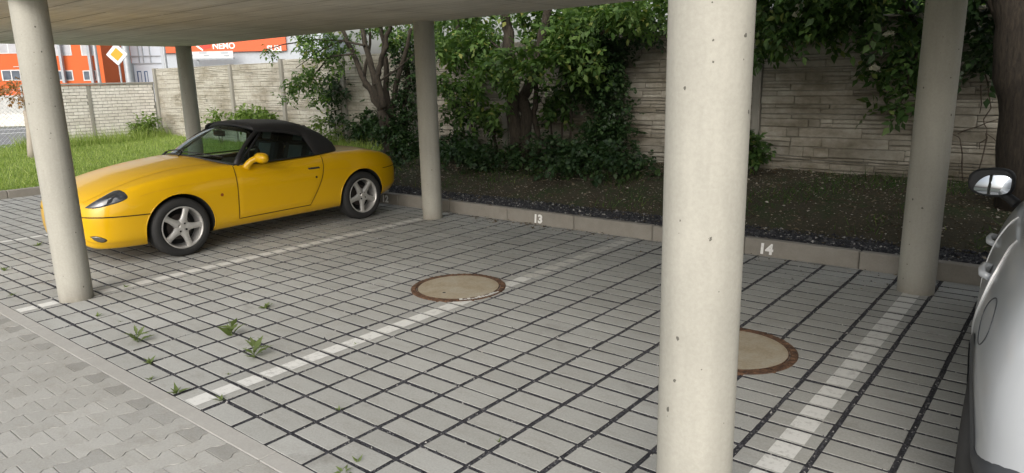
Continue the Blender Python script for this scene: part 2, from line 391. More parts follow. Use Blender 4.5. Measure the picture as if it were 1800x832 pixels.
def np_mesh(name, V, F, mat, parent=None, smooth=False):
    me = bpy.data.meshes.new(name); V = np.asarray(V, np.float32); F = np.asarray(F, np.int32)
    me.vertices.add(len(V)); me.vertices.foreach_set('co', V.ravel())
    k = F.shape[1]; me.loops.add(F.size); me.loops.foreach_set('vertex_index', F.ravel())
    me.polygons.add(len(F)); me.polygons.foreach_set('loop_start', np.arange(0, F.size, k, dtype=np.int32))
    if smooth: me.polygons.foreach_set('use_smooth', np.ones(len(F), bool))
    me.update(calc_edges=True); me.validate(); me.materials.append(mat)
    o = bpy.data.objects.new(name, me); COL.objects.link(o)
    if parent: o.parent = parent
    return o
def empty(name, loc=(0, 0, 0), rz=0.):
    o = bpy.data.objects.new(name, None); COL.objects.link(o); o.location = loc; o.rotation_euler = (0, 0, rz)
    o.empty_display_size = .2; return o
def tag(o, label=None, cat=None, group=None, kind=None):
    if label: o['label'] = label
    if cat: o['category'] = cat
    if group: o['group'] = group
    if kind: o['kind'] = kind
    return o
def recenter(o, c):
    """move an object's origin to c without moving its geometry"""
    o.data.transform(Matrix.Translation(-Vector(c))); o.location = c; return o
def text_mesh(name, s, size, mat, parent, matrix, ext=.001, shear=0., bold=0.):
    cu = bpy.data.curves.new(name, 'FONT'); cu.body = s; cu.size = size; cu.extrude = ext; cu.align_x = 'CENTER'; cu.align_y = 'CENTER'; cu.shear = shear; cu.offset = bold
    t = bpy.data.objects.new(name, cu); COL.objects.link(t); bpy.context.view_layer.update()
    me = bpy.data.meshes.new_from_object(t.evaluated_get(bpy.context.evaluated_depsgraph_get()))
    bpy.data.objects.remove(t); me.name = name; me.materials.clear(); me.materials.append(mat); me.transform(matrix)
    o = bpy.data.objects.new(name, me); COL.objects.link(o)
    if parent: o.parent = parent
    return o

# leaves ------------------------------------------------------------
LEAF_V = np.array([[0, 0, 0], [-.30, .42, .07], [.30, .42, .07], [0, .45, 0], [0, 1, -.10]], float)
LEAF_F = np.array([[0, 3, 1], [0, 2, 3], [3, 4, 1], [3, 2, 4]])
def unit(a): return a/np.maximum(np.linalg.norm(a, axis=-1, keepdims=True), 1e-9)
def leaves_arrays(P, D, U, S, width=1.):
    """P base points, D directions, U rough normals, S lengths"""
    D = unit(D); X = unit(np.cross(D, U)); Zn = np.cross(X, D)
    lv = LEAF_V*np.array([width, 1, 1])
    V = P[:, None]+S[:, None, None]*(lv[None, :, 0:1]*X[:, None]+lv[None, :, 1:2]*D[:, None]+lv[None, :, 2:3]*Zn[:, None])
    n = len(P); F = (LEAF_F[None]+np.arange(n)[:, None, None]*5).reshape(-1, 3)
    return V.reshape(-1, 3), F
def compound(P, D, S, pairs=3, width=1., droop=.25):
    """compound leaves: a row of leaflet pairs and an end leaflet along each D"""
    n = len(P); U = unit(RNG.normal(size=(n, 3))*.45+np.array([0, 0, 1.])); D = unit(D)
    X = unit(np.cross(D, U)); PP = []; DD = []; UU = []; SS = []
    for k in range(pairs):
        t = (k+.6)/(pairs+.4)
        for sg in (-1, 1):
            PP.append(P+D*(S*t)[:, None]-np.array([0, 0, 1.])*(S*droop*t*t)[:, None]); DD.append(D*.55+X*sg+RNG.normal(size=(n, 3))*.22-np.array([0, 0, droop]))
            UU.append(U+RNG.normal(size=(n, 3))*.3); SS.append(S*(.62-.12*abs(t-.5))*RNG.uniform(.8, 1.15, n))
    PP.append(P+D*(S*.95)[:, None]-np.array([0, 0, 1.])*(S*droop)[:, None]); DD.append(D+RNG.normal(size=(n, 3))*.15-np.array([0, 0, droop])); UU.append(U); SS.append(S*.66)
    return leaves_arrays(np.concatenate(PP), np.concatenate(DD), np.concatenate(UU), np.concatenate(SS), width)
def blob_points(c, r, n, shell=.35):
    d = unit(RNG.normal(size=(n, 3))); q = RNG.uniform(shell**3, 1, n)**(1/3)
    # uneven outline: radius is modulated by direction
    ph = RNG.uniform(0, 6.28, 6)
    mod = 1+.22*np.sin(3*d[:, 0]+ph[0]+2*d[:, 2])+.18*np.sin(5*d[:, 1]+ph[1])+.12*np.sin(7*d[:, 2]+4*d[:, 0]+ph[2])
    return np.asarray(c)+d*q[:, None]*mod[:, None]*np.asarray(r), d
def clumpy(c, r, n, clump=14, spread=.16):
    """points gathered in clumps so gaps stay between them"""
    k = max(1, n//clump); cc, d = blob_points(c, r, k)
    P = np.repeat(cc, clump, 0)+RNG.normal(size=(k*clump, 3))*spread*np.array([1, 1, .7])
    return P, np.repeat(d, clump, 0)
def foliage(name, blobs, mat, parent, size=(.16, .28), clump=14, spread=.16, pairs=3, width=1., droop=.25, ymax=None):
    Vs = []; Fs = []; o = 0
    for c, r, n in blobs:
        P, d = clumpy(c, r, n, clump, spread)
        if ymax is not None: P = P[(P[:, 1] < ymax)]; d = RNG.normal(size=P.shape)
        D = d*.7+RNG.normal(size=P.shape)*.6+np.array([0, -.25, -.25])
        V, F = compound(P, D, RNG.uniform(size[0], size[1], len(P)), pairs, width, droop)
        Vs.append(V); Fs.append(F+o); o += len(V)
    return np_mesh(name, np.concatenate(Vs), np.concatenate(Fs), mat, parent)

# ================================================================== GROUND
YK = 4.697                       # face of the back kerb
XL = -9.62                       # left end of the parking bays
def quad_sheet(name, x0, y0, x1, y1, z, mat, kind='structure'):
    mb = MB(); mb.add([(x0, y0, z), (x1, y0, z), (x1, y1, z), (x0, y1, z)], [(0, 1, 2, 3)])
    return tag(mb.build(name, mat), kind=kind)
quad_sheet('far_ground', -420, -420, 420, 420, -.16, MAT['land'])

# joint bed of the parking bays, then the pavers themselves (one sheet of stones)
parking = quad_sheet('parking_paving', XL, -.14, 9.2, YK, -.0065, MAT['joint'])
mb = MB(); paint = {}
MH = [(-.424, 2.30, .392), (1.905, 2.30, .392)]
LINES = {-29: 'bay line', -20: None, -10: None, -1: None, 8: None, 17: None}
col0, col1 = -32, 30
lines = [(-6.0+.15-.045, .10), (-2.82, .115), (-.13, .115), (2.575, .115), (5.28, .115)]
def in_cover(x0, y0, x1, y1):
    for cx, cy, r in MH:
        fx = max(abs(x0-cx), abs(x1-cx)); fy = max(abs(y0-cy), abs(y1-cy))
        if math.hypot(fx, fy) < r-.01: return True
    return False
for i in range(col0, col1):
    xa, xb = i*.3, (i+1)*.3
    for j in range(-1, 32):
        ya, yb = j*.15, min((j+1)*.15, YK-.002)
        g = .0135*random.uniform(.85, 1.15); gy = .0112*random.uniform(.8, 1.2)
        x0, x1, y0, y1 = xa+g, xb-g*.95, ya+gy, yb-gy*.9
        if i == col0: x0 = XL+.004
        if y1-y0 < .02 or in_cover(x0, y0, x1, y1): continue
        zt = random.gauss(0, .0011)
        tilt = Matrix.Translation(((x0+x1)/2, (y0+y1)/2, 0)) @ Matrix.Rotation(random.gauss(0, .0035), 4, 'X') @ Matrix.Rotation(random.gauss(0, .0025), 4, 'Y') @ Matrix.Rotation(random.gauss(0, .006), 4, 'Z') @ Matrix.Translation((-(x0+x1)/2, -(y0+y1)/2, 0))
        mb.box((x0, y0, -.05), (x1, y1, zt), .002, mat=tilt)
        for li, (lx, lw) in enumerate(lines):
            a, b = max(x0+.003, lx-lw/2), min(x1-.003, lx+lw/2)
            if b-a > .02:
                p = paint.setdefault(li, MB()); z = zt+.0022
                q = [tilt @ Vector(t) for t in ((a, y0+.004, z), (b, y0+.004, z), (b, y1-.004, z), (a, y1-.004, z))]
                p.add(q, [(0, 1, 2, 3)], 1 if li == 2 and y0 > 2.75+random.gauss(0, .15) else 0)
pv = mb.build('paver_blocks', [MAT['paver'], MAT['joint']], parking)
nz = np.zeros(len(pv.data.polygons)*3, np.float32); pv.data.polygons.foreach_get('normal', nz)
pv.data.polygons.foreach_set('material_index', (nz.reshape(-1, 3)[:, 2] < .5).astype(np.int32))   # gravel dust clings to the flanks
for li, p in paint.items(): p.build('bay_line', [MAT['paint'], MAT['paint_worn']], parking)

# concrete edging strip between bays and driveway
mb = MB(); x = -12.3
while x < 9.2:
    mb.box((x+.0015, -.238, -.2), (x+.9985, -.143, .001+random.gauss(0, .001)), .004); x += 1.
tag(mb.build('edging_strip', MAT['edging']), kind='structure')

# driveway of bone-shaped interlocking pavers
drive = quad_sheet('driveway_paving', -12.3, -7.5, 9.2, -.238, -.016, MAT['sand_joint'])
Lp, Wp, am = .2, .1425, .0125
def half_w(y):
    y = ((y+Lp/2) % Lp)-Lp/2; a = abs(y)
    t = min(1, max(-1, (a-.05)/.0135)); return am*t
mb = MB(); tone = []
def bone(xc, yc, ya, yb, sg, tn):
    """sg flips which half is wide; ya..yb clips the stone"""
    ys = sorted({y for y in (-.1, -.0635, -.0365, .0365, .0635, .1) if ya-yc < y < yb-yc} | {max(-.1, ya-yc), min(.1, yb-yc)})
    g = .0021; out = []
    for y in ys: out.append((Wp/2+half_w(y)-g, y))
    y0, y1 = ys[0]+g, ys[-1]-g
    pts = [(x, min(max(y, y0), y1)) for x, y in out]+[(-x, min(max(y, y0), y1)) for x, y in reversed(out)]
    c = .0016; zt = random.gauss(0, .0008)
    cx = 0; cyy = (y0+y1)/2; hx = Wp/2; hy = (y1-y0)/2
    top = [(xc+x*(1-c/hx), yc+cyy+(y-cyy)*(1-c/max(hy, .01)), zt) for x, y in pts]
    rim = [(xc+x, yc+y, zt-.002) for x, y in pts]; low = [(xc+x, yc+y, -.03) for x, y in pts]
    n = len(pts); fs = [tuple(range(n))]+[(n+k, n+(k+1) % n, (k+1) % n, k) for k in range(n)]+[(2*n+k, 2*n+(k+1) % n, n+(k+1) % n, n+k) for k in range(n)]
    mb.add(top+rim+low, fs); tone.extend([tn]*(3*n))
YE = -.240
k = 0; x = -8.2
while x < 5.6:
    off = (k % 2)*Lp/2; y = YE-Lp/2+off
    while y > -5.4:
        cl = y+Lp/2 > YE+.001
        t = random.uniform(.98, 1.02)*(.78 if cl and random.random() < .8 else 1.)
        if not cl and random.random() < .02: t *= .82
        bone(x, y, y-.1, min(y+.1, YE), 1, t); y -= Lp
    x += Wp; k += 1
db = mb.build('bone_pavers', MAT['bone_paver'], drive)
at = db.data.attributes.new('tone', 'FLOAT_COLOR', 'POINT')
at.data.foreach_set('color', np.array([[t, t, t*.99, 1] for t in tone], np.float32).ravel())

# kerb along the back and along the left end
kerb = MB(); joints = [XL+.1]+[-1.865-.972*i for i in range(7, 0, -1)]+[-1.865, -.90, .079, 1.053, 2.068, 3.05, 4.03, 5.0, 5.98, 6.95, 7.93, 8.9]
first = None
kerb_root = empty('kerb'); tag(kerb_root, kind='structure')
for a, b in zip(joints[:-1], joints[1:]):
    k_ = MB(); dz = random.gauss(0, .002)
    k_.box((a+.003, YK+random.gauss(0, .0015), -.15), (b-.003, YK+.082, .152+dz), .009)
    k_.build('kerb_stone', MAT['kerb'], kerb_root)
y = YK+.08
while y > -3.5:
    k_ = MB(); k_.box((XL-.085, y-.997, -.15), (XL, y-.003, .125+random.gauss(0, .002)), .009); k_.build('kerb_stone', MAT['kerb'], kerb_root); y -= 1.
def kerb_number(s, x, sz=.135):
    mt = Matrix.Translation((x, YK-.0035, .062)) @ Matrix.Rotation(R(90), 4, 'X')
    text_mesh('painted_number', s, sz, MAT['number'], kerb_root, mt, .0015, .06, .006)
kerb_number('13', -1.400); kerb_number('14', 1.262); kerb_number('12', -4.07)

# planted bed: gravel strip, then soil rising to the fence
def hsh(x, y, s=1.): return mnoise.noise(Vector((x*s, y*s, 1.7)))
def bed_z(x, y):
    t = min(1, max(0, (y-5.22)/(7.35-5.22))); e = 1-(1-t)**1.9
    hi = .47+.02*hsh(x, 0, .5)
    if x < -8: hi = .30+.17*max(0, min(1, (x+12)/4))
    w = min(1, max(0, (x+9.7)/1.2))
    base = .128 if x > XL else .115
    return base+(hi-base)*e+.022*hsh(x, y, 1.7)*min(1, max(0, (y-5.1)*3))+.012*hsh(x, y, 5)*min(1, max(0, (y-5.1)*2))
def height_sheet(name, x0, x1, y0, y1, nx, ny, zf, mat, kind='structure'):
    rows = []
    for j in range(ny+1):
        y = y0+(y1-y0)*j/ny; rows.append([(x0+(x1-x0)*i/nx, y, zf(x0+(x1-x0)*i/nx, y)) for i in range(nx+1)])
    mb = MB(); mb.grid(rows); return tag(mb.build(name, mat, smooth=True), kind=kind)
height_sheet('planting_bed', -6.6, 9.4, 5.16, 7.6, 200, 60, bed_z, MAT['soil'])
height_sheet('gravel_strip', -6.6, 9.4, YK+.08, 5.30, 160, 8, lambda x, y: .138+.008*hsh(x, y, 6)-(.03 if y > 5.22 else 0), MAT['gravel'])
def lawn_z(x, y):
    if x > XL-.085 and y < YK+.08: return -.05
    b = bed_z(x, y) if y > 4.8 and x > -9.6 else (.105+.25*max(0, min(1, (XL-.2-x)/7))**1.2)
    if y > 4.8 and x <= -9.6: b = max(b, bed_z(-9.6, y)*.6+.4*b)
    return b+.015*hsh(x, y, 2)
height_sheet('lawn', -17.2, XL-.085, -6., 7.6, 90, 120, lawn_z, MAT['lawn'])
height_sheet('lawn_border', XL-.085, -6.6, YK+.08, 7.6, 40, 40, lambda x, y: lawn_z(x, y), MAT['lawn'])
quad_sheet('road', -33, -40, -18.6, 9.6, .02, MAT['asphalt'])
rl = MB()
for x0, x1 in ((-20.3, -20.05), (-28.6, -28.3), (-31.6, -31.3)): rl.add([(x0, -40, .026), (x1, -40, .026), (x1, 9.6, .026), (x0, 9.6, .026)], [(0, 1, 2, 3)])
rl.build('road_line', MAT['road_paint'], bpy.data.objects['road'])
quad_sheet('pavement', -18.6, -40, -17.2, 9.6, .10, MAT['far_wall'])

# stones, litter, grass: nobody could count them
def scatter_bits(name, n, xr, yr, zf, size, mat, flat=.5, kind='stuff', dens=None):
    P = np.column_stack([RNG.uniform(*xr, n), RNG.uniform(*yr, n)])
    if dens: P = np.array([p for p in P if random.random() < dens(*p)]); n = len(P)
    tv = np.array([[1, 0, 0], [-.5, .87, 0], [-.5, -.87, 0], [0, 0, .9], [0, 0, -.7]]); tf = np.array([[0, 1, 3], [1, 2, 3], [2, 0, 3], [1, 0, 4], [2, 1, 4], [0, 2, 4]])
    s = RNG.lognormal(0, .4, n)*size; a = RNG.uniform(0, 6.28, n); ca, sa = np.cos(a), np.sin(a)
    jit = RNG.normal(1, .3, (n, 5, 3)); v = tv[None]*jit*s[:, None, None]; v[:, :, 2] *= flat
    x = v[:, :, 0]*ca[:, None]-v[:, :, 1]*sa[:, None]; y = v[:, :, 0]*sa[:, None]+v[:, :, 1]*ca[:, None]
    z = np.array([zf(*p) for p in P])
    V = np.stack([x+P[:, 0:1], y+P[:, 1:2], v[:, :, 2]+z[:, None]], -1).reshape(-1, 3)
    F = (tf[None]+np.arange(n)[:, None, None]*5).reshape(-1, 3)
    return tag(np_mesh(name, V, F, mat), kind=kind)
scatter_bits('gravel_stones', 9000, (-6.4, 4.5), (YK+.09, 5.32), lambda x, y: .144, .011, MAT['stone_bits'], .7)
scatter_bits('bed_litter', 20000, (-6.4, 4.8), (5.1, 7.25), lambda x, y: bed_z(x, y)+.004, .0085, MAT['litter'], .45)
scatter_bits('joint_debris', 900, (-3., 3.2), (3.9, YK), lambda x, y: .004, .006, MAT['litter'], .5, dens=lambda x, y: min(1, max(.05, (y-4.1)*1.6)))
scatter_bits('kerb_foot_litter', 500, (-2.6, .3), (4.45, YK), lambda x, y: .006, .010, MAT['litter'], .5, dens=lambda x, y: max(0, 1-abs(x+1.6)/1.3)*min(1, (y-4.4)*4))
# fallen leaves and twigs on the bed, in the gravel and along the kerb foot
n = 900; X = RNG.uniform(-6.3, 4.6, n); Y = 4.62+RNG.uniform(0, 1, n)**.8*2.6
Z = np.array([(.006 if y < YK else .156 if y < YK+.1 else max(bed_z(x, y), .14)+.008) for x, y in zip(X, Y)])
keep = (Y > YK+.09) | (RNG.uniform(0, 1, n) < .4); X, Y, Z = X[keep], Y[keep], Z[keep]; n = len(X); a = RNG.uniform(0, 6.28, n)
V, F = leaves_arrays(np.column_stack([X, Y, Z]), np.column_stack([np.cos(a), np.sin(a), RNG.normal(0, .15, n)]), RNG.normal(0, .3, (n, 3))+np.array([0, 0, 1.]), RNG.uniform(.03, .075, n), .9)
tag(np_mesh('fallen_leaves', V, F, MAT['litter']), kind='stuff')
mb = MB()
for _ in range(130):
    x, y = random.uniform(-6, 4.4), random.uniform(5.2, 7.1); a = random.uniform(0, 6.28); l_ = random.uniform(.08, .35)
    mb.tube([(x+t*l_*math.cos(a+t*.4), y+t*l_*math.sin(a+t*.4), bed_z(x+t*l_*math.cos(a), y+t*l_*math.sin(a))+.010) for t in (0, .5, 1)], [.004, .0035, .002], 4)
tag(mb.build('twigs', MAT['twig']), kind='stuff')
def joint_y(x, y):
    return -.007
jx = []
for _ in range(24000):
    if random.random() < .55:
        x = random.randint(-16, 10)*.3+random.gauss(0, .005); y = random.uniform(-.1, 4.6)
    else:
        x = random.uniform(-4.8, 3.2); y = random.randint(0, 30)*.15+random.gauss(0, .003)
    jx.append((x, y))
_it = iter(jx)
P_ = np.array(jx); tv = np.array([[1, 0, 0], [-.5, .87, 0], [-.5, -.87, 0], [0, 0, 1.]]); tf = np.array([[0, 1, 3], [1, 2, 3], [2, 0, 3]])
s_ = RNG.lognormal(0, .35, len(P_))*.0052; v_ = tv[None]*RNG.normal(1, .25, (len(P_), 4, 3))*s_[:, None, None]
V_ = v_+np.column_stack([P_, np.full(len(P_), -.0062)])[:, None]
tag(np_mesh('joint_stones', V_.reshape(-1, 3), (tf[None]+np.arange(len(P_))[:, None, None]*4).reshape(-1, 3), MAT['stone_bits']), kind='stuff')

def blades(name, P, h, w, mat, lean=.35):
    n = len(P); a = RNG.uniform(0, 6.28, n); hh = RNG.lognormal(0, .35, n)*h
    dx = np.column_stack([np.cos(a), np.sin(a), np.zeros(n)])*w
    top = P+np.column_stack([RNG.normal(0, lean, n), RNG.normal(0, lean, n), np.ones(n)])*hh[:, None]
    V = np.stack([P-dx, P+dx, top], 1).reshape(-1, 3); F = np.arange(3*n).reshape(-1, 3)
    return tag(np_mesh(name, V, F, mat), kind='stuff')
n = 42000; X = -9.75-RNG.uniform(0, 1, n)**1.1*6.3; Y = RNG.uniform(-1.5, 7.3, n)
P = np.column_stack([X, Y, [lawn_z(x, y)-.005 for x, y in zip(X, Y)]])
blades('lawn_grass', P, .06, .006, MAT['grass'])
n = 5000; X = RNG.uniform(-9.6, -6.6, n); Y = RNG.uniform(4.85, 7.3, n)
P = np.column_stack([X, Y, [lawn_z(x, y)-.005 for x, y in zip(X, Y)]]); blades('border_grass', P, .12, .006, MAT['grass'])
n = 14000; X = RNG.uniform(-6.4, 4.5, n); Y = 5.3+RNG.uniform(0, 1, n)*1.9
keep = np.array([hsh(x, y, 1.3)+.25*hsh(x, y, 4)+RNG.uniform(-.3, .3) > .12 for x, y in zip(X, Y)]); X, Y = X[keep], Y[keep]
P = np.column_stack([X, Y, [bed_z(x, y)-.005 for x, y in zip(X, Y)]]); blades('sparse_bed_grass', P, .07, .005, MAT['leaf_elder'], .7)
n = 2600; X = RNG.uniform(-16.1, -15.2, n); Y = RNG.uniform(3.8, 7.2, n)
P = np.column_stack([X, Y, [lawn_z(x, y) for x, y in zip(X, Y)]]); blades('tall_wall_grass', P, .22, .006, MAT['grass'])
# ================================================================== STRUCTURES
# concrete columns carrying the slab
def slab_z(x): return 2.362+.0063*x
COLS = [(-2.80, .275, .124, 'pale round concrete column in front of the yellow car nose'),
        (2.562, .315, .126, 'nearest and widest round concrete column, pitted, at the front of bay 14'),
        (-2.735, 4.30, .122, 'round concrete column by the kerb behind the yellow car tail'),
        (2.585, 4.255, .128, 'round concrete column beside the silver car mirror at the back kerb'),
        (-8.43, 4.28, .124, 'far round concrete column at the lawn, behind the yellow car windscreen')]
for i, (x, y, r, lab) in enumerate(COLS):
    mb = MB(); zt = slab_z(x)+.002; rows = []
    n = 64; ph = random.uniform(0, 6.28)
    for z in [-.03, .0, .3, .6, .9, 1.2, 1.5, 1.8, 2.1, zt]:
        row = []
        for k in range(n+1):
            t = 2*math.pi*k/n; rr = r*(1+.0025*mnoise.noise(Vector((math.cos(t)*2, math.sin(t)*2, z*2+i))))
            # faint ridges left by the shuttering tube
            for s in range(3):
                d = abs(((t-ph-s*2.1+math.pi) % (2*math.pi))-math.pi)
                rr += .0035*max(0, 1-d/.022)
            row.append((rr*math.cos(t), rr*math.sin(t), z))
        rows.append(row)
    mb.grid(rows, flip=False)
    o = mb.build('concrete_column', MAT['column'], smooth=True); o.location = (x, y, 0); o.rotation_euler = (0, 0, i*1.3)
    tag(o, lab, 'column', 'round columns under the slab')
# the building on those columns: slab underside is the ceiling we see
bld = empty('pillared_building', (0, 2.3, 2.36)); tag(bld, 'building raised on round columns, its bare concrete slab underside over the parked cars', 'building')
def slab_box(mb, x0, x1, y0, y1, h0, h1):
    vs = [(x, y, slab_z(x)+h) for h in (h0, h1) for (x, y) in ((x0, y0), (x1, y0), (x1, y1), (x0, y1))]
    vs = [(x, y-2.3, z-2.36) for x, y, z in vs]
    mb.add(vs, [(0, 3, 2, 1), (4, 5, 6, 7), (0, 1, 5, 4), (1, 2, 6, 5), (2, 3, 7, 6), (3, 0, 4, 7)])
mb = MB(); slab_box(mb, -8.62, 9.6, .10, 4.425, 0, .24); mb.build('slab', MAT['slab'], bld)
mb = MB(); slab_box(mb, -8.4, 9.4, .35, 4.2, .24, .75); mb.build('parapet', MAT['render_wall'], bld)
# faint board joints left in the slab underside
mb = MB()
for y in np.arange(.62, 4.3, .5):
    for x0 in np.arange(-8.5, 9.4, 2.5):
        if random.random() < .85:
            w = random.uniform(.003, .007)
            mb.add([(x, yy-2.3, slab_z(x)-2.36-.002) for x, yy in ((x0, y-w), (x0+2.46, y-w), (x0+2.46, y+w), (x0, y+w))], [(0, 3, 2, 1)])
for x in np.arange(-8.2, 9.4, 1.25):
    for y0 in (.15, 2.3):
        if random.random() < .85:
            w = random.uniform(.002, .005); y1 = y0+2.05; mb.add([(x+xx, y-2.3, slab_z(x+xx)-2.36-.002) for xx, y in ((-w, y0), (w, y0), (w+.02, y1), (-w+.02, y1))], [(0, 3, 2, 1)])
mb.build('board_joint', plain('board_joint', (.20, .18, .15), .9, var=.4, vs=2), bld)

# slate-pattern concrete fence along the back
YF = 7.30
fence = empty('concrete_fence', (-4, YF, .3)); tag(fence, 'long grey concrete panel fence with layered slate pattern behind the trees', 'fence')
posts = [-16.05, -14.33, -12.27, -10.20]+[-8.12+2.07*i for i in range(0, 10)]
def ftop(x): return 2.115 if x < -10.3 else (2.165 if x < -8.2 else 2.165+.0125*(x+8.12))
def slate_panel(mb, x0, x1, z0, z1, yf, rough=1.):
    """stones laid in irregular courses; each stone is a chamfered block with its own depth"""
    z = z0
    while z < z1-.012:
        h = random.choice((.035, .05, .065, .08, .10, .12)) if rough > .8 else random.choice((.06, .08, .09, .11)); h = min(h, z1-z)
        if z1-z-h < .02: h = z1-z
        x = x0
        while x < x1-.005:
            w = random.choice((random.uniform(.12, .4), random.uniform(.3, .9))); w = min(w, x1-x)
            if x1-x-w < .06: w = x1-x
            nsub = 1 if h < .055 or random.random() < .65 else 2
            for q in range(nsub):
                za, zb = z+h*q/nsub, z+h*(q+1)/nsub; zb -= (.004 if random.random() < .25 else 0)*rough; d = random.uniform(.003, .032)*rough
                a = random.gauss(0, .012); ch = random.uniform(.004, .010)
                t = Matrix.Translation((x+w/2, yf, (za+zb)/2)) @ Matrix.Rotation(random.gauss(0, .006), 4, 'Y') @ Matrix.Rotation(a, 4, 'Z') @ Matrix.Translation((-x-w/2, -yf, -(za+zb)/2))
                mb.box((x+.0012, yf-d, za+.0022), (x+w-.0012, yf+.03, zb-.0022), ch, mat=t)
            x += w
        z += h
ox = Vector((-4, YF, .3))
def shift(mb): mb.v = [(x-ox.x, y-ox.y, z-ox.z) for x, y, z in mb.v]; return mb
for a, b in zip(posts[:-1], posts[1:]):
    zt = ftop((a+b)/2); mb = MB()
    nrow = 4; z0 = .05
    for r_ in range(nrow):
        za = z0+(zt-z0)*r_/nrow; zb = z0+(zt-z0)*(r_+1)/nrow
        slate_panel(mb, a+.055, b-.055, za+.003, zb-.003, YF, .38 if a < -8 else 1.)
    shift(mb).build('panel', MAT['stone_shaded'] if a > -6.5 else MAT['stone'], fence)
    mb = MB(); mb.box((a+.05, YF+.004, 0), (b-.05, YF+.06, zt-.004)); shift(mb).build('panel_back', MAT['stone_back'], fence)
for p in posts:
    mb = MB(); zt = max(ftop(p-.1), ftop(p+.1)); mb.box((p-.05, YF-.058, 0), (p+.05, YF+.075, zt+.01), .008); shift(mb).build('post', MAT['fence_post'], fence)

# pale brick wall running from the fence corner towards the street
XB = -16.12
bw = empty('brick_wall', (XB, 5.9, .3)); tag(bw, 'pale brick garden wall with flat coping beyond the lawn', 'wall')
def brick_panel(y0, y1, z0, z1, x):
    mb = MB(); z = z0; r_ = 0; hh = (z1-z0)/round((z1-z0)/.078)
    while z < z1-.01:
        y = y0-(.115 if r_ % 2 else 0)+random.uniform(-.02, .02)
        while y < y1:
            a, b = max(y, y0), min(y+.235, y1)
            if b-a > .03:
                d = random.uniform(0, .007); mb.box((x-.05, a+.005, z+.006), (x+.012+d, b-.005, z+hh-.006), .004)
            y += .235
        z += hh; r_ += 1
    mb.v = [(p[0]-XB, p[1]-5.9, p[2]-.3) for p in mb.v]; return mb
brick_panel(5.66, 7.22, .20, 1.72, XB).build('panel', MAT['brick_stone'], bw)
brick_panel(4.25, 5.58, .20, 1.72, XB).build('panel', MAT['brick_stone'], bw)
mb = MB(); mb.box((-.12, -1.65, -.3), (.004, 1.34, 1.42)); mb.build('mortar_bed', MAT['mortar'], bw)
mb = MB(); mb.box((-.14, -.32, -.3), (.03, -.24, 1.42), .006); mb.build('pier', MAT['fence_post'], bw)
mb = MB(); mb.box((-.16, -1.70, 1.425), (.055, 1.33, 1.475), .01); mb.build('coping', MAT['fence_post'], bw)

# wire mesh fence left of the brick wall, along the pavement
wf = empty('wire_fence', (-16.2, 2., .2)); tag(wf, 'sagging wire mesh fence with thin posts between lawn and road', 'fence')
mb = MB()
for i in range(-16, 58):
    for sg in (1, -1):
        y0 = i*.1; pts = []
        a = max(0, min(4.2, y0)); pts = [(0, y0, .0), (0, y0+sg*1.45, 1.45)]
        # clip to the panel
        (xa, ya, za), (xb, yb, zb) = pts
        lo, hi = -2.2, 2.2
        t0, t1 = 0., 1.
        for (p, d) in ((ya-2.1, yb-ya),):
            for lim, s in ((lo, 1), (hi, -1)):
                num = (lim-p)*s; den = d*s
                if den > 0: t0 = max(t0, num/den)
                else: t1 = min(t1, num/den)
        if t1 > t0:
            q0 = (0, p+d*t0, za+(zb-za)*t0); q1 = (0, p+d*t1, za+(zb-za)*t1)
            mb.tube([q0, q1], .0035, 3, cap=False)
mb.build('mesh', MAT['galv'], wf)
for y in (-2.2, 0., 2.2):
    mb = MB(); mb.tube([(0, y, -.2), (0, y, 1.55)], .022, 8); mb.build('post', MAT['galv'], wf)
mb = MB(); mb.tube([(0, -2.2, 1.46), (0, 2.2, 1.46)], .006, 5); mb.build('top_wire', MAT['galv'], wf)

# drain covers
def cover(x, y, r, lab):
    t = empty('manhole_cover', (x, y, 0)); tag(t, lab, 'manhole cover', 'round manhole covers in the paving')
    fr = MB(); fr.lathe([(r-.046, -.03), (r-.046, .004), (r-.042, .007), (r-.006, .007), (r, .003), (r, -.04)], n=96)
    for k in range(46):           # raised studs cast into the ring
        a = 2*math.pi*k/46; c, s = math.cos(a), math.sin(a)
        fr.box((-.014, -.011, .005), (.014, .011, .0105), .003, mat=Matrix.Translation((c*(r-.022), s*(r-.022), 0)) @ Matrix.Rotation(a, 4, 'Z'))
    fr.build('frame', MAT['rust'], t, smooth=False)
    lid = MB(); lid.lathe([(.0005, .006), (r-.075, .006), (r-.055, .005), (r-.051, -.02)], n=96); lid.build('concrete_lid', MAT['cover'], t)
    lr = MB(); lr.lathe([(r-.059, .004), (r-.057, .0075), (r-.051, .0075), (r-.049, .0)], n=96); lr.build('lid_rim', MAT['rust'], t)
    lh = MB(); lh.lathe([(.0, .0068), (.012, .0068), (.014, .006)], n=12, c=(.02, -.19, 0)); lh.build('lifting_hole', MAT['arch'], t)
    return t
mh_a = cover(*MH[0], 'rusty round manhole cover with a concrete lid, touching a white bay line')
mh_b = cover(*MH[1], 'rusty round manhole cover half hidden by the nearest column')
# paint that ran over the edge of the first cover
mb = MB()
for a0 in np.linspace(-1.05, .12, 15):
    a1 = a0+.07; r0 = .392-.055*random.uniform(.4, 1); c = lambda a, r: (r*math.cos(a), r*math.sin(a), .0112)
    if -.13-.055 < -.424+.37*math.cos(a0) : mb.add([c(a0, r0), c(a0, .386), c(a1, .386), c(a1, r0)], [(0, 1, 2, 3)])
if mb.v: mb.build('paint_smear', MAT['paint'], mh_a)

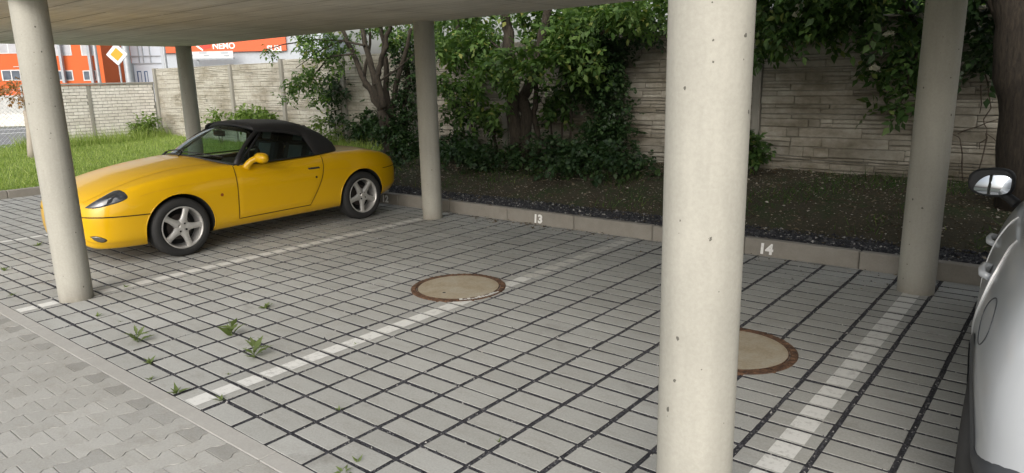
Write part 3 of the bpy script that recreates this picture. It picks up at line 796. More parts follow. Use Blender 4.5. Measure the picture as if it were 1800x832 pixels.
# ------------------------------------------------------------------ the street beyond
RH = Vector((math.cos(YAW), math.sin(YAW), 0)); FH = Vector((-math.sin(YAW), math.cos(YAW), 0))
class Facade:
    """a building seen square on: pixels of its front at one distance give its width and storeys"""
    def __init__(s, name, px0, px1, D, label, cat, depth=9., yaw=0.):
        s.D = D; a = s.pt(px0, 150); b = s.pt(px1, 150); s.o = Vector((a[0], a[1], 0)); s.w = (Vector((b[0], b[1], 0))-s.o).length
        s.root = empty(name, s.o, YAW); tag(s.root, label, cat); s.px0 = px0; s.depth = depth
    def pt(s, px, py):
        d = ray(px, py); k = s.D/(d[0]*FH.x+d[1]*FH.y); return CAM+d*k
    def loc(s, px, py):
        p = Vector(s.pt(px, py))-s.o; return p.dot(RH), p.z
    def box(s, name, px0, px1, py0, py1, mat, out=0., thick=.1, parent=None, z=None, ch=0.):
        x0, z0 = s.loc(px0, py1); x1, _ = s.loc(px1, py1); _, z1 = s.loc((px0+px1)/2, py0); _, z0 = s.loc((px0+px1)/2, py1)
        if z: z0, z1 = z
        mb = MB(); mb.box((x0, -out, z0), (x1, -out+thick, z1), ch); return mb.build(name, mat, parent or s.root)
    def window(s, px0, px1, py0, py1, n=2, blind=None, frame=None):
        fr = s.box('window', px0, px1, py0, py1, frame or MAT['white_frame'], .05, .12)
        d = (px1-px0)*.06; w = (px1-px0-d*(n+1))/n
        for k in range(n):
            a = px0+d+k*(w+d); s.box('pane', a, a+w, py0+1.6, py1-1.6, (blind or MAT['window']), .065, .05, fr)
D1 = 78
f = Facade('orange_building', -60, 193, D1, 'bright orange building with white framed windows behind the brick wall', 'building')
f.box('wall', -60, 193, 20, 196, MAT['orange_wall'], 0, 9, z=(-.3, 9.5))
for (a, b) in ((5, 39), (-45, -12), (96, 130.5), (148, 171)): f.window(a, b, 124 if a > 90 else 123, 142, 2)
for (a, b) in ((-50, -4), (-2, 33), (94, 127), (144, 167)): f.window(a, b, 60, 98 if a > 90 else 94.5, 2, MAT['blind'])
for px in (118.5, 168.5):
    f.box('downpipe', px-2.2, px+2.2, 20, 146, MAT['grey_metal'], .6, .35)
f.box('sill_line', 24, 40, 117, 118, MAT['white_frame'], .06, .1)
f2 = Facade('pale_blue_building', 190, 300, 84, 'pale blue panelled hall with grey mullions behind the road sign', 'building')
f2.box('wall', 190, 300, 20, 196, MAT['bluewhite_wall'], 0, 9, z=(-.3, 9.5))
for px in (185, 188.5): f2.box('mullion', px, px+2, 60, 114, MAT['grey_metal'], .1, .12)
for px in (245.5, 253, 265.5, 286): f2.box('mullion', px-.7, px+.9, 60, 111, MAT['grey_metal'], .1, .12)
for py in (99, 112): f2.box('rail', 190, 292, py-.7, py+.9, MAT['grey_metal'], .12, .12)
for (a, b) in ((203, 211), (243.5, 251), (256, 262)):
    w = f2.box('window', a, b, 125, 147, MAT['blue_frame'], .06, .1); f2.box('pane', a+2.5, b-.8, 127, 147, MAT['bluewhite_wall'], .075, .05, w)
f2.box('downpipe', 236, 239, 112, 147, MAT['grey_metal'], .3, .2)
f3 = Facade('orange_shop', 288, 575, 60, 'low white shop with an orange fascia sign and white lettering', 'shop')
f3.box('wall', 290, 575, 92, 160, MAT['pale_grey'], 0, 8, z=(-.3, 5.6))
fa = f3.box('fascia', 289, 505, 40, 91.5, MAT['orange_sign'], .25, .3)
for a in (340.5, 377.5): f3.box('awning_tab', a+12, a+24, 90.5, 96, MAT['orange_sign'], .30, .3)
aw = f3.box('awning', 331, 420, 91.5, 103, MAT['white_frame'], 1.2, .08)
for a in (342, 369, 404): f3.box('awning_mark', a, a+9, 97.5, 100, MAT['grey_metal'], 1.215, .02, aw)
for a in (361, 398): f3.box('awning_shade', a, a+13, 92, 95.5, MAT['pale_grey'], 1.215, .02, aw)
f3.box('gutter', 333, 421, 103, 105.5, MAT['grey_metal'], 1.3, .3); f3.box('downpipe', 357.6, 359.6, 104, 113, MAT['grey_metal'], 1.1, .12)
def facade_text(f, s, px, py, hpx, parent):
    x, z = f.loc(px, py); d = hpx/F_PX*f.D*1.02
    text_mesh('lettering', s, d*1.4, MAT['white_letter'], parent, Matrix.Translation((x, -.27, z)) @ Matrix.Rotation(R(90), 4, 'X'), .01, 0, d*.035)
facade_text(f3, 'NEMO', 395.5, 81.7, 9.3, fa); facade_text(f3, 'SUSI', 484, 86, 9.3, fa)
x, z = f3.loc(359, 84)
mb = MB(); mb.add([(x-.5, -.27, z+.25), (x+.65, -.27, z+.35), (x+.65, -.27, z-.05), (x-.1, -.27, z-.2)], [(0, 3, 2, 1)]); mb.build('red_emblem', MAT['red_mark'], fa)
mb = MB(); mb.add([(x-.55, -.28, z+.1), (x-.05, -.28, z-.27), (x+.02, -.28, z-.18), (x-.45, -.28, z+.2)], [(0, 1, 2, 3)]); mb.build('white_stroke', MAT['white_letter'], fa)
fw = Facade('roadside_wall', -40, 100, 36, 'low pale wall across the road, seen through the wire fence', 'wall')
fw.box('wall', -40, 100, 160, 231, MAT['far_wall'], 0, .3, z=(-.2, 1.35))
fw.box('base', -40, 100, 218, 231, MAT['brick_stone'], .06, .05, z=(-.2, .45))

# priority road sign on its own pole
p = at_d(206, 96, 24.); ps = empty('road_sign', (p[0], p[1], 0), YAW); tag(ps, 'yellow and white diamond priority road sign on a grey pole', 'road sign')
def diamond(s, y, th, z, rot=R(45), ch=.03):
    mb = MB(); n = 6; pts = []
    for q in range(4):
        cx = (s-ch)*(1 if q in (0, 3) else -1); cz = (s-ch)*(1 if q in (0, 1) else -1)
        for k in range(n+1):
            a = math.pi/2*(q+k/n); pts.append((cx+ch*math.cos(a), cz+ch*math.sin(a)))
    c, sn = math.cos(rot), math.sin(rot)
    pts = [(x*c-w*sn, x*sn+w*c) for x, w in pts]; m_ = len(pts)
    mb.add([(x, y, z+w) for x, w in pts]+[(x, y+th, z+w) for x, w in pts], [tuple(range(m_))[::-1], tuple(m_+k for k in range(m_))]+[(k, (k+1) % m_, m_+(k+1) % m_, m_+k) for k in range(m_)])
    return mb
diamond(.265, -.02, .02, p[2]).build('rim', MAT['galv'], ps); diamond(.255, -.026, .005, p[2]).build('white_field', MAT['sign_white'], ps)
diamond(.155, -.031, .004, p[2], ch=.02).build('yellow_field', MAT['sign_yellow'], ps)
mb = MB(); mb.tube([(.0, .035, -.2), (.0, .035, p[2]+.35)], .03, 10); mb.build('pole', MAT['galv'], ps)
def pole(px, D, r, h, lab):
    q = at_d(px, 130, D); mb = MB(); mb.tube([(0, 0, -.2), (0, 0, h*.5), (0, 0, h)], [r*1.15, r, r*.8], 14); mb.lathe([(r*1.6, -.2), (r*1.6, .5), (r*1.15, .55)], n=14)
    o = mb.build('street_lamp_post', MAT['galv'], smooth=True, auto=40); o.location = (q[0], q[1], 0); tag(o, lab, 'post', 'grey posts along the street')
pole(226.5, 26, .125, 7.5, 'thick grey lamp post right beside the diamond road sign')
pole(293.5, 30, .065, 7.5, 'thin grey post next to the far column, left of the orange shop sign')
pole(173, 32, .075, 7.5, 'grey post in front of the orange building, left of the diamond sign')
# ================================================================== CARS
def pchip(xs, ys):
    xs, ys = np.asarray(xs, float), np.asarray(ys, float); h = np.diff(xs); d = np.diff(ys)/h; m = np.zeros(len(xs))
    for i in range(1, len(xs)-1):
        if d[i-1]*d[i] > 0:
            w1, w2 = 2*h[i]+h[i-1], h[i]+2*h[i-1]; m[i] = (w1+w2)/(w1/d[i-1]+w2/d[i])
    m[0], m[-1] = d[0], d[-1]
    def f(x):
        x = min(max(x, xs[0]), xs[-1]); i = min(max(int(np.searchsorted(xs, x))-1, 0), len(h)-1)
        t = (x-xs[i])/h[i]; t2, t3 = t*t, t*t*t
        return (2*t3-3*t2+1)*ys[i]+(t3-2*t2+t)*h[i]*m[i]+(-2*t3+3*t2)*ys[i+1]+(t3-t2)*h[i]*m[i+1]
    return f
def crom(pts, sub=5):
    P = np.array(pts, float); Q = np.vstack([2*P[0]-P[1], P, 2*P[-1]-P[-2]]); out = []
    for i in range(1, len(Q)-2):
        p0, p1, p2, p3 = Q[i-1:i+3]
        t0 = 0; t1 = t0+max(np.linalg.norm(p1-p0), 1e-6)**.5; t2 = t1+max(np.linalg.norm(p2-p1), 1e-6)**.5; t3 = t2+max(np.linalg.norm(p3-p2), 1e-6)**.5
        for k in range(sub):
            t = t1+(t2-t1)*k/sub
            a1 = (t1-t)/(t1-t0)*p0+(t-t0)/(t1-t0)*p1; a2 = (t2-t)/(t2-t1)*p1+(t-t1)/(t2-t1)*p2; a3 = (t3-t)/(t3-t2)*p2+(t-t2)/(t3-t2)*p3
            b1 = (t2-t)/(t2-t0)*a1+(t-t0)/(t2-t0)*a2; b2 = (t3-t)/(t3-t1)*a2+(t-t1)/(t3-t1)*a3
            out.append((t2-t)/(t2-t1)*b1+(t-t1)/(t2-t1)*b2)
    out.append(P[-1]); return np.array(out)
class Body:
    """car body as a loft of cross sections; u along the car (nose negative), w across, z up"""
    def __init__(s, curves, section, us, side=(1, 6), sub=5):
        s.c = {k: pchip(*zip(*v)) for k, v in curves.items()}; s.section = section; s.us = us; s.sub = sub; s.side = side; s.cache = {}
    def sec(s, u):
        k = round(u, 4)
        if k not in s.cache: s.cache[k] = crom(s.section(*[s.c[q](u) for q in ('W', 'zb', 'zs', 'zc')], u), s.sub)
        return s.cache[k]
    def w_at(s, u, z):
        S = s.sec(u)[s.side[0]*s.sub:s.side[1]*s.sub+1]; return float(np.interp(z, np.maximum.accumulate(S[:, 1]), S[:, 0]))
    def pt(s, u, z, off=.004):
        e = .01; w = s.w_at(u, z); du = (s.w_at(u+e, z)-s.w_at(u-e, z))/(2*e); dz = (s.w_at(u, z+e)-s.w_at(u, z-e))/(2*e)
        n = Vector((1, -du, -dz)).normalized(); return Vector((w, u, z))+n*off
    def top_z(s, u, w):
        S = s.sec(u)[s.side[1]*s.sub:][::-1]; return float(np.interp(w, S[:, 0], S[:, 1]))
    def mesh(s, mats):
        mb = MB(); rows = []
        for u in s.us:
            S = s.sec(u); half = [(w, u, z) for w, z in S]; rows.append(half+[(-w, u, z) for w, z in S[::-1][1:-1]])
        n = len(rows[0]); vs = [p for r in rows for p in r]; fs = []
        for i in range(len(rows)-1):
            for k in range(n):
                k2 = (k+1) % n; fs.append((i*n+k, (i+1)*n+k, (i+1)*n+k2, i*n+k2))
        fs.append(tuple(range(n))); fs.append(tuple((len(rows)-1)*n+k for k in range(n))[::-1])
        mb.add(vs, fs); return mb
    def patch(s, lo, hi, u0, u1, n=24, m=10, off=.004, mb=None, mirror=True, mi=0):
        """sheet lying on the flank between z=lo(u) and z=hi(u); u0/u1 may depend on the height fraction"""
        mb = mb or MB(); f0 = u0 if callable(u0) else (lambda t: u0); f1 = u1 if callable(u1) else (lambda t: u1)
        rows = []
        for j in range(m+1):
            t = j/m; row = []
            for i in range(n+1):
                u = f0(t)+(f1(t)-f0(t))*i/n; a, b = lo(u), hi(u); z = a+(b-a)*t
                o = off if 0 < i < n and 0 < j < m else -.002
                row.append(s.pt(u, z, o))
            rows.append(row)
        mb.grid(rows, mi, flip=True)
        if mirror: mb.grid([[(-p[0], p[1], p[2]) for p in r] for r in rows], mi)
        return mb
    def ribbon(s, path, width=.006, off=.0025, mb=None, mirror=True):
        """thin dark line along (u, z) points on the flank"""
        mb = mb or MB(); P = np.array(path, float); D = np.gradient(P, axis=0); Nn = unit(np.column_stack([-D[:, 1], D[:, 0]]))
        a = [s.pt(p[0]+q[0]*width/2, p[1]+q[1]*width/2, off) for p, q in zip(P, Nn)]; b = [s.pt(p[0]-q[0]*width/2, p[1]-q[1]*width/2, off) for p, q in zip(P, Nn)]
        mb.grid([a, b])
        if mirror: mb.grid([[(-p[0], p[1], p[2]) for p in r] for r in (b, a)])
        return mb
def bool_cut(o, cutter_mb, mat):
    c = cutter_mb.build('cutter', mat, o.parent, outward=True); md = o.modifiers.new('b', 'BOOLEAN'); md.operation = 'DIFFERENCE'; md.object = c; md.solver = 'EXACT'
    md.material_mode = 'TRANSFER'
    bpy.context.view_layer.update()
    me = bpy.data.meshes.new_from_object(o.evaluated_get(bpy.context.evaluated_depsgraph_get()))
    o.modifiers.clear(); o.data = me; bpy.data.objects.remove(c); return o
def dense(a, b, n): return [a+(b-a)*i/(n-1) for i in range(n)]
def closed_cyl(mb, c, r, x0, x1, n=48, mi=0):
    vs = []; 
    for x in (x0, x1): vs += [(x, c[0]+r*math.cos(2*math.pi*k/n), c[1]+r*math.sin(2*math.pi*k/n)) for k in range(n)]
    mb.add(vs, [tuple(range(n))[::-1], tuple(n+k for k in range(n))]+[(k, (k+1) % n, n+(k+1) % n, n+k) for k in range(n)], mi)
def wheel(root, u, side, r=.296, w_face=.80, width=.19, rim=.208, spokes=5, z=None, rot=0., dark=False):
    z = r if z is None else z; s = side
    t = empty('wheel'); t.parent = root; t.location = (s*w_face, u, z); t.rotation_euler = (0, 0, 0 if s > 0 else math.pi)
    ty = MB(); b = -width
    ty.lathe([(rim-.004, -.012), (rim+.006, .001), (rim+.03, .006), (r-.03, .004), (r-.012, -.006), (r-.002, -.022), (r, -.045), (r, b+.045), (r-.002, b+.022), (r-.012, b+.006), (rim, b+.01)], 'x', n=64)
    for k in (-.06, -.095, -.13): ty.lathe([(r+.0005, k-.004), (r-.006, k), (r+.0005, k+.004)], 'x', n=64)
    ty.build('tyre', MAT['rubber'], t, True, 50)
    rm = MB(); rm.lathe([(rim+.003, -.004), (rim+.004, .003), (rim-.006, .004), (rim-.014, -.008), (rim-.020, -.05), (rim-.028, -.13)], 'x', n=64)
    # spokes: tapered, crowned bars reaching the lip
    for k in range(spokes):
        a = rot+2*math.pi*k/spokes; c, sn = math.cos(a), math.sin(a); rows = []
        for q, (rr, hw, x) in enumerate([(.03, .046, -.014), (.065, .043, -.010), (.085, .033, -.010), (.12, .0275, -.010), (.16, .0275, -.008), (rim-.010, .033, -.006)]):
            row = []
            for (e, dx) in ((-1, -.028), (-1, -.008), (-.55, .002), (0, .004), (.55, .002), (1, -.008), (1, -.028)):
                y_, z_ = rr, e*hw; row.append((x+dx, y_*c-z_*sn, y_*sn+z_*c))
            rows.append(row)
        rm.grid(rows)
    rm.lathe([(.001, -.006), (.028, -.007), (.032, -.012), (.058, -.014), (.066, -.02), (.068, -.05)], 'x', n=40)
    rm.build('rim', MAT['alloy'], t, True, 45)
    for k in range(4):
        nb = MB(); a = math.pi/4+math.pi/2*k+.2; closed_cyl(nb, (.045*math.cos(a), .045*math.sin(a)), .0105, -.03, -.0085, 14); nb.build('wheel_bolt', MAT['arch'], t)
    bd = MB(); bd.lathe([(.02, -.075), (.125, -.075), (.128, -.09)], 'x', n=40); bd.build('brake_disc', MAT['brake'], t, True, 30)
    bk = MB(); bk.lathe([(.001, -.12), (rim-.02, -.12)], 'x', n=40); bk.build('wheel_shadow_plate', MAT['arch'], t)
    return t

# ------------------------------------------------------------------ yellow two-seater with a black cloth top
CAR = empty('yellow_roadster', (-4.235, 1.525, 0), R(-.35))
tag(CAR, 'bright yellow two seater convertible with black cloth roof and five spoke alloy wheels', 'car')
def sec_roadster(W, zb, zs, zc, u):
    h = zs-zb
    return [(0, zb+.015), (.60*W, zb+.01), (.90*W, zb), (.952*W, zb+.045), (.978*W, zb+.16*h), (.995*W, zb+.42*h), (1.0*W, zb+.62*h), (.992*W, zb+.74*h),
            (.965*W, zb+.88*h), (.915*W, zs), (.80*W, zs+.34*(zc-zs)), (.55*W, zs+.70*(zc-zs)), (.28*W, zs+.93*(zc-zs)), (0, zc)]
curves = {
 'W': [(-.845, .30), (-.835, .42), (-.80, .545), (-.74, .635), (-.62, .715), (-.45, .765), (-.25, .797), (0, .815), (.3, .815), (.7, .812), (1.3, .812), (1.9, .82), (2.275, .82), (2.55, .795), (2.75, .745), (2.90, .67), (2.99, .57), (3.045, .44), (3.065, .30)],
 'zb': [(-.845, .33), (-.80, .235), (-.70, .19), (-.4, .178), (0, .18), (.4, .195), (1.9, .205), (2.3, .215), (2.6, .245), (2.85, .30), (3.0, .36), (3.065, .42)],
 'zs': [(-.845, .50), (-.80, .555), (-.74, .60), (-.62, .660), (-.45, .72), (-.25, .765), (0, .803), (.3, .828), (.65, .838), (1.1, .822), (1.64, .835), (2.0, .855), (2.3, .850), (2.55, .815), (2.75, .765), (2.90, .69), (2.99, .62), (3.045, .555), (3.065, .50)],
 'zc': [(-.845, .52), (-.80, .60), (-.74, .65), (-.62, .715), (-.45, .78), (-.25, .84), (0, .889), (.3, .930), (.42, .940), (.65, .88), (1.1, .84), (1.64, .85), (2.0, .885), (2.3, .885), (2.55, .86), (2.75, .815), (2.90, .75), (2.99, .68), (3.045, .60), (3.065, .53)]}
us = [-.845, -.835, -.82, -.80, -.77]+dense(-.74, -.4, 9)+dense(-.36, .5, 16)+dense(.56, 1.9, 18)+dense(1.96, 2.7, 15)+dense(2.74, 2.96, 7)+[2.985, 3.01, 3.03, 3.045, 3.057, 3.065]
B = Body(curves, sec_roadster, us, side=(2, 9))
body = B.mesh(None).build('body', MAT['yellow'], CAR, True, outward=True)
cut = MB()
for u in (0, 2.275):
    for s in (1, -1): closed_cyl(cut, (u, .292), .342, s*.52 if s > 0 else -.95, .95 if s > 0 else -.52)
# cockpit tub
cut.box((-.60, .70, .34), (.60, 1.90, 1.3))
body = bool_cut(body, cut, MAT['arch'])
body.data.polygons.foreach_set('use_smooth', [True]*len(body.data.polygons)); body.data.set_sharp_from_angle(angle=R(32))
for u in (0, 2.275):
    for s in (1, -1): wheel(CAR, u, s, rot=(-.32 if u == 0 else .55)+(math.pi/2))
# flank details, all lying on the body surface
MAT['hood_line'] = plain('hood_line', (.42, .24, .003), .5)
from mathutils.bvhtree import BVHTree
def bvh_of(o): return BVHTree.FromPolygons([v.co[:] for v in o.data.vertices], [p.vertices[:] for p in o.data.polygons])
TREE = bvh_of(body)
def stick(tree, pts, n, off=.004, rings=6, sub=4):
    """patch over the outline pts (closed, star shaped) laid on the body surface by casting along n"""
    P = [Vector(p) for p in pts]; c = sum(P, Vector())/len(P); n = Vector(n).normalized()
    # round the outline
    Q = crom([*P, P[0]], sub)[:-1]; Q = [Vector(q) for q in Q]; k = len(Q); vs = []; fs = []
    def drop(p, o):
        h = tree.ray_cast(p+n*.25, -n); 
        return (h[0]+(h[1] if h[1].dot(n) > 0 else -h[1])*o) if h[0] is not None else p
    vs.append(drop(c, off))
    for r in range(1, rings+1):
        for q in Q: vs.append(drop(c.lerp(q, min(1, r/(rings-.0))), off if r < rings else -.002))
    for i in range(k): fs.append((0, 1+i, 1+(i+1) % k))
    for r in range(rings-1):
        for i in range(k): fs.append((1+r*k+i, 1+(r+1)*k+i, 1+(r+1)*k+(i+1) % k, 1+r*k+(i+1) % k))
    mb = MB(); mb.add(vs, fs); return mb
def both(name, mb, mats, parent, smooth=True, auto=None):
    a = mb.build(name, mats, parent, smooth, auto); b_ = mb.mirrored().build(name, mats, parent, smooth, auto); return a, b_
HL = [(.535, -.775, .582), (.575, -.706, .632), (.597, -.623, .675), (.600, -.54, .712), (.615, -.49, .727), (.68, -.468, .718), (.722, -.452, .690), (.738, -.450, .656), (.728, -.521, .622), (.701, -.598, .603), (.663, -.671, .586), (.611, -.73, .577)]
cg = Vector((.65, -.6, .645)); big = [tuple(cg+(Vector(p)-cg)*1.045) for p in HL]
hn = (.62, -.62, .48)
both('headlight_gap', stick(TREE, big, hn, .0025), MAT['gap'], CAR, True)
hl, hr = both('headlight', stick(TREE, HL, hn, .006, 8), MAT['lamp'], CAR, True, 50)
for s, h in ((1, hl), (-1, hr)):
    mb = MB(); c = Vector((s*.684, -.535, .664)); n = Vector((s*.62, -.62, .48)).normalized()
    t = n.to_track_quat('Z', 'Y').to_matrix().to_4x4(); t.translation = c+n*.012
    mb.lathe([(.001, .004), (.022, .002), (.027, -.006)], 'z', n=20); mb.v = [tuple(t @ Vector(p)) for p in mb.v]; mb.build('lamp_bulb', MAT['alloy'], h, True)
FG = [(.582, -.776, .319), (.62, -.748, .323), (.656, -.707, .308), (.677, -.672, .278), (.657, -.694, .258), (.622, -.737, .272)]
both('fog_lamp_recess', stick(TREE, [tuple(Vector((.63, -.727, .292))+(Vector(p)-Vector((.63, -.727, .292)))*1.22) for p in FG], (.75, -.62, .0), .0025, 4), MAT['gap'], CAR)
both('fog_lamp', stick(TREE, FG, (.75, -.62, 0), .005, 5), MAT['fog'], CAR)
# hood panel with its shut line
we = pchip(*zip((-.76, .43), (-.73, .465), (-.62, .53), (-.5, .552), (-.3, .567), (0, .588), (.22, .628), (.40, .64)))
uend = lambda w: .365+.235*abs(w/.735)**2
def hp(s_, t, off):
    u = -.752+(1.12)*s_; w = we(u)*t; u = -.752+(uend(w)+.752)*s_; return (w, u, B.top_z(u, abs(w))+off)
mb = MB(); ns, nt_ = 28, 20
mb.grid([[hp(i/ns, -1+2*k/nt_, .0035 if 0 < i < ns and 0 < k < nt_ else -.002) for k in range(nt_+1)] for i in range(ns+1)])
hood = mb.build('hood', MAT['yellow'], CAR, True, 40)
for sg in (1, -1):
    mb = MB(); a = [hp(i/ns, sg*.994, .0038) for i in range(ns+1)]; b_ = [hp(i/ns, sg*1.008, .0038) for i in range(ns+1)]
    mb.grid([a, b_], flip=sg > 0); mb.build('shut_line', MAT['hood_line'], hood)
belt = lambda u: B.c['zs'](u)
dlo = lambda u: .285+.012*(u-.6)
dend = lambda t: 1.50+.225*math.sin(min(1, t*1.05)*math.pi/2)
doors = both('door', B.patch(dlo, lambda u: belt(u)-.012, lambda t: .615+.012*t, dend, 30, 14, .0035, mirror=False), MAT['yellow'], CAR, True, 40)
dg = MB()
p_ = [(.612+.012*t, .285+(belt(.62)-.285)*t) for t in np.linspace(1, 0, 16)]+[(u, dlo(u)) for u in np.linspace(.63, 1.48, 26)]+[(dend(t), dlo(1.5)+(belt(1.72)-dlo(1.5))*t) for t in np.linspace(0, 1, 22)]
B.ribbon(p_, .008, .0045, dg, mirror=False)
hd = B.patch(lambda u: .697+.01*(u-1.5), lambda u: .727+.01*(u-1.5), 1.50, 1.675, 8, 3, .010, mirror=False)
hi_ = B.patch(lambda u: .706+.01*(u-1.5), lambda u: .719+.01*(u-1.5), 1.512, 1.655, 8, 3, .0125, mirror=False)
def disc(u, z, r, off):
    mb = MB(); mb.add([B.pt(u+r*math.cos(a), z+r*math.sin(a), off) for a in np.linspace(0, 2*math.pi, 14)[:-1]], [tuple(range(13))[::-1]]); return mb
for q, d in enumerate(doors):
    f = (lambda m_: m_) if q == 0 else (lambda m_: m_.mirrored())
    f(dg).build('shut_line', MAT['gap'], d); h = f(hd).build('handle', MAT['black_plastic'], d, True, 40); f(hi_).build('grip', MAT['trim_grey'], h)
    f(disc(1.60, .61, .014, .006)).build('keyhole', MAT['gap'], d)
both('side_indicator', disc(.435, .566, .0165, .006), MAT['orange_lens'], CAR, False)
# swage line along the flank and bumper seams
sz = pchip(*zip((-.36, .655), (-.23, .682), (.1, .712), (.616, .722), (1.2, .692), (1.72, .672), (2.4, .650), (2.75, .628)))
both('crease', B.ribbon([(u, sz(u)) for u in np.linspace(-.36, 2.75, 70)], .007, .0015, mirror=False), plain('crease_shade', (.62, .34, .003), .4), CAR)
both('bumper_seam', B.ribbon([(u, .497-.03*(u+.8)+.02*max(0, -.6-u)) for u in np.linspace(-.838, -.29, 30)], .010, .0035, mirror=False), MAT['gap'], CAR)
both('bumper_seam', B.ribbon([(u, .60+.02*(u-2.6)) for u in np.linspace(2.62, 3.05, 16)], .008, .003, mirror=False), MAT['gap'], CAR)
# wheel opening lips
for u0 in (0, 2.275):
    lip = MB(); lip.tube([B.pt(u0+.347*math.cos(a), .292+.347*math.sin(a), -.001) for a in np.linspace(R(-14), R(194), 30)], .006, 6)
    both('wheel_lip', lip, MAT['yellow'], CAR)
# cabin: windscreen, pillars, glass, cloth top
def arc(c, e, n=13, pw=2.):
    """bowed line from -e through the middle c to +e; c=(u,z), e=(u,z,w)"""
    return [(e[2]*t, c[0]+(e[0]-c[0])*abs(t)**pw, c[1]+(e[1]-c[1])*abs(t)**pw) for t in np.linspace(-1, 1, n)]
base = arc((.42, .945), (.665, .845, .735)); head = arc((1.02, 1.232), (1.09, 1.172, .51))
rows = [[tuple(np.array(a)*(1-t)+np.array(b_)*t+np.array((0, -.018, .02))*math.sin(t*math.pi)) for a, b_ in zip(base, head)] for t in np.linspace(0, 1, 7)]
mb = MB(); mb.grid(rows); ws = mb.build('windscreen', MAT['windscreen'], CAR, True)
mb = MB()
for s in (0, -1): mb.tube([r[s] for r in rows], [.03, .027, .025, .024, .024, .024, .024], 8)
mb.tube([(x, u, z+.004) for x, u, z in rows[-1]], .024, 8)
mb.build('windscreen_frame', MAT['black_plastic'], CAR, True)
mb = MB(); mb.tube([(x*1.0, u-.012, z-.002) for x, u, z in base], .014, 6); mb.build('cowl_strip', MAT['black_plastic'], CAR, True)
for x0, x1 in ((.10, .60), (-.42, .08)):
    mb = MB(); pts = []
    for t in np.linspace(0, 1, 8):
        x = x0+(x1-x0)*t; uu = .42+(.665-.42)*abs(x/.735)**2; zz = .945-.10*abs(x/.735)**2
        pts.append((x, uu-.005+.03*t, zz+.035+.012*t))
    mb.tube(pts, .007, 5); mb.tube([(x0, pts[0][1]-.05, pts[0][2]-.035), pts[0]], .012, 6); mb.build('wiper', MAT['black_plastic'], CAR, True)
mb = MB(); mb.box((-.11, .905, 1.105), (.11, .935, 1.17), .012); mb.tube([(0, .92, 1.16), (0, .94, 1.205)], .01, 6); mb.build('rear_view_mirror', MAT['black_plastic'], CAR)
for s in (1, -1):
    b0, b1 = Vector((s*.735, .69, .842)), Vector((s*.722, 1.66, .852)); t0, t1 = Vector((s*.53, 1.11, 1.150)), Vector((s*.565, 1.60, 1.080))
    rr = []
    for j in range(6):
        t = j/5; rr.append([(b0.lerp(t0, t)).lerp(b1.lerp(t1, t), i/8)+Vector((s*.012*math.sin(math.pi*t), 0, .012*math.sin(math.pi*i/8)*t)) for i in range(9)])
    mb = MB(); mb.grid(rr); sg = mb.build('side_window', MAT['side_glass'], CAR, True)
    mb = MB(); mb.tube([r[0] for r in rr], .011, 6); mb.tube([b0, b1], .010, 6); mb.build('window_seal', MAT['black_plastic'], sg, True)
#   cloth top: sections from the belt up to the middle
sts = [(1.035, .530, 1.168, 1.246), (1.10, .538, 1.166, 1.256), (1.2, .552, 1.160, 1.262), (1.4, .568, 1.130, 1.262), (1.55, .578, 1.096, 1.252), (1.60, .582, 1.080, 1.246),
       (1.632, .66, .965, 1.237), (1.665, .725, .852, 1.230), (1.75, .722, .853, 1.205), (1.84, .712, .855, 1.150), (1.92, .695, .858, 1.080), (2.0, .655, .864, 1.005), (2.07, .58, .872, .945), (2.13, .46, .884, .905)]
rows = []
for u, w, z, zc in sts:
    if w < .64: half = [(w, z), (w-.012, z+.35*(zc-z)), (w-.07, z+.68*(zc-z)), (w*.62, z+.88*(zc-z)), (w*.3, z+.98*(zc-z)), (0, zc)]
    else:
        k = (zc-z)/.39; half = [(w, z), (w-.055*k, z+.42*(zc-z)), (w-.135*k, z+.74*(zc-z)), (w*.52, z+.93*(zc-z)), (w*.25, z+.99*(zc-z)), (0, zc)]
    S = crom(half, 4); rows.append([(a, u, b_) for a, b_ in S]+[(-a, u, b_) for a, b_ in S[::-1][1:]])
mb = MB(); mb.grid(rows); top = mb.build('cloth_roof', MAT['cloth'], CAR, True)
sd = top.modifiers.new('t', 'SOLIDIFY'); sd.thickness = .012; sd.offset = 0
mb = MB()
for r in (rows[1], rows[5]): mb.tube([(x, u, z+.002) for x, u, z in r], .006, 5)
mb.tube([(rows[i][0][0], rows[i][0][1], rows[i][0][2]) for i in range(0, 6)], .014, 6); mb.tube([(rows[i][-1][0], rows[i][-1][1], rows[i][-1][2]) for i in range(0, 6)], .014, 6)
mb.build('roof_seam', MAT['cloth'], top, True)
mb = MB(); q = [(.36, 1.80), (.33, 1.97)]
mb.add([(-.36, 1.815, 1.178), (.36, 1.815, 1.178), (.33, 1.985, 1.028), (-.33, 1.985, 1.028)], [(0, 1, 2, 3)]); mb.build('rear_window', MAT['dark_glass'], top)
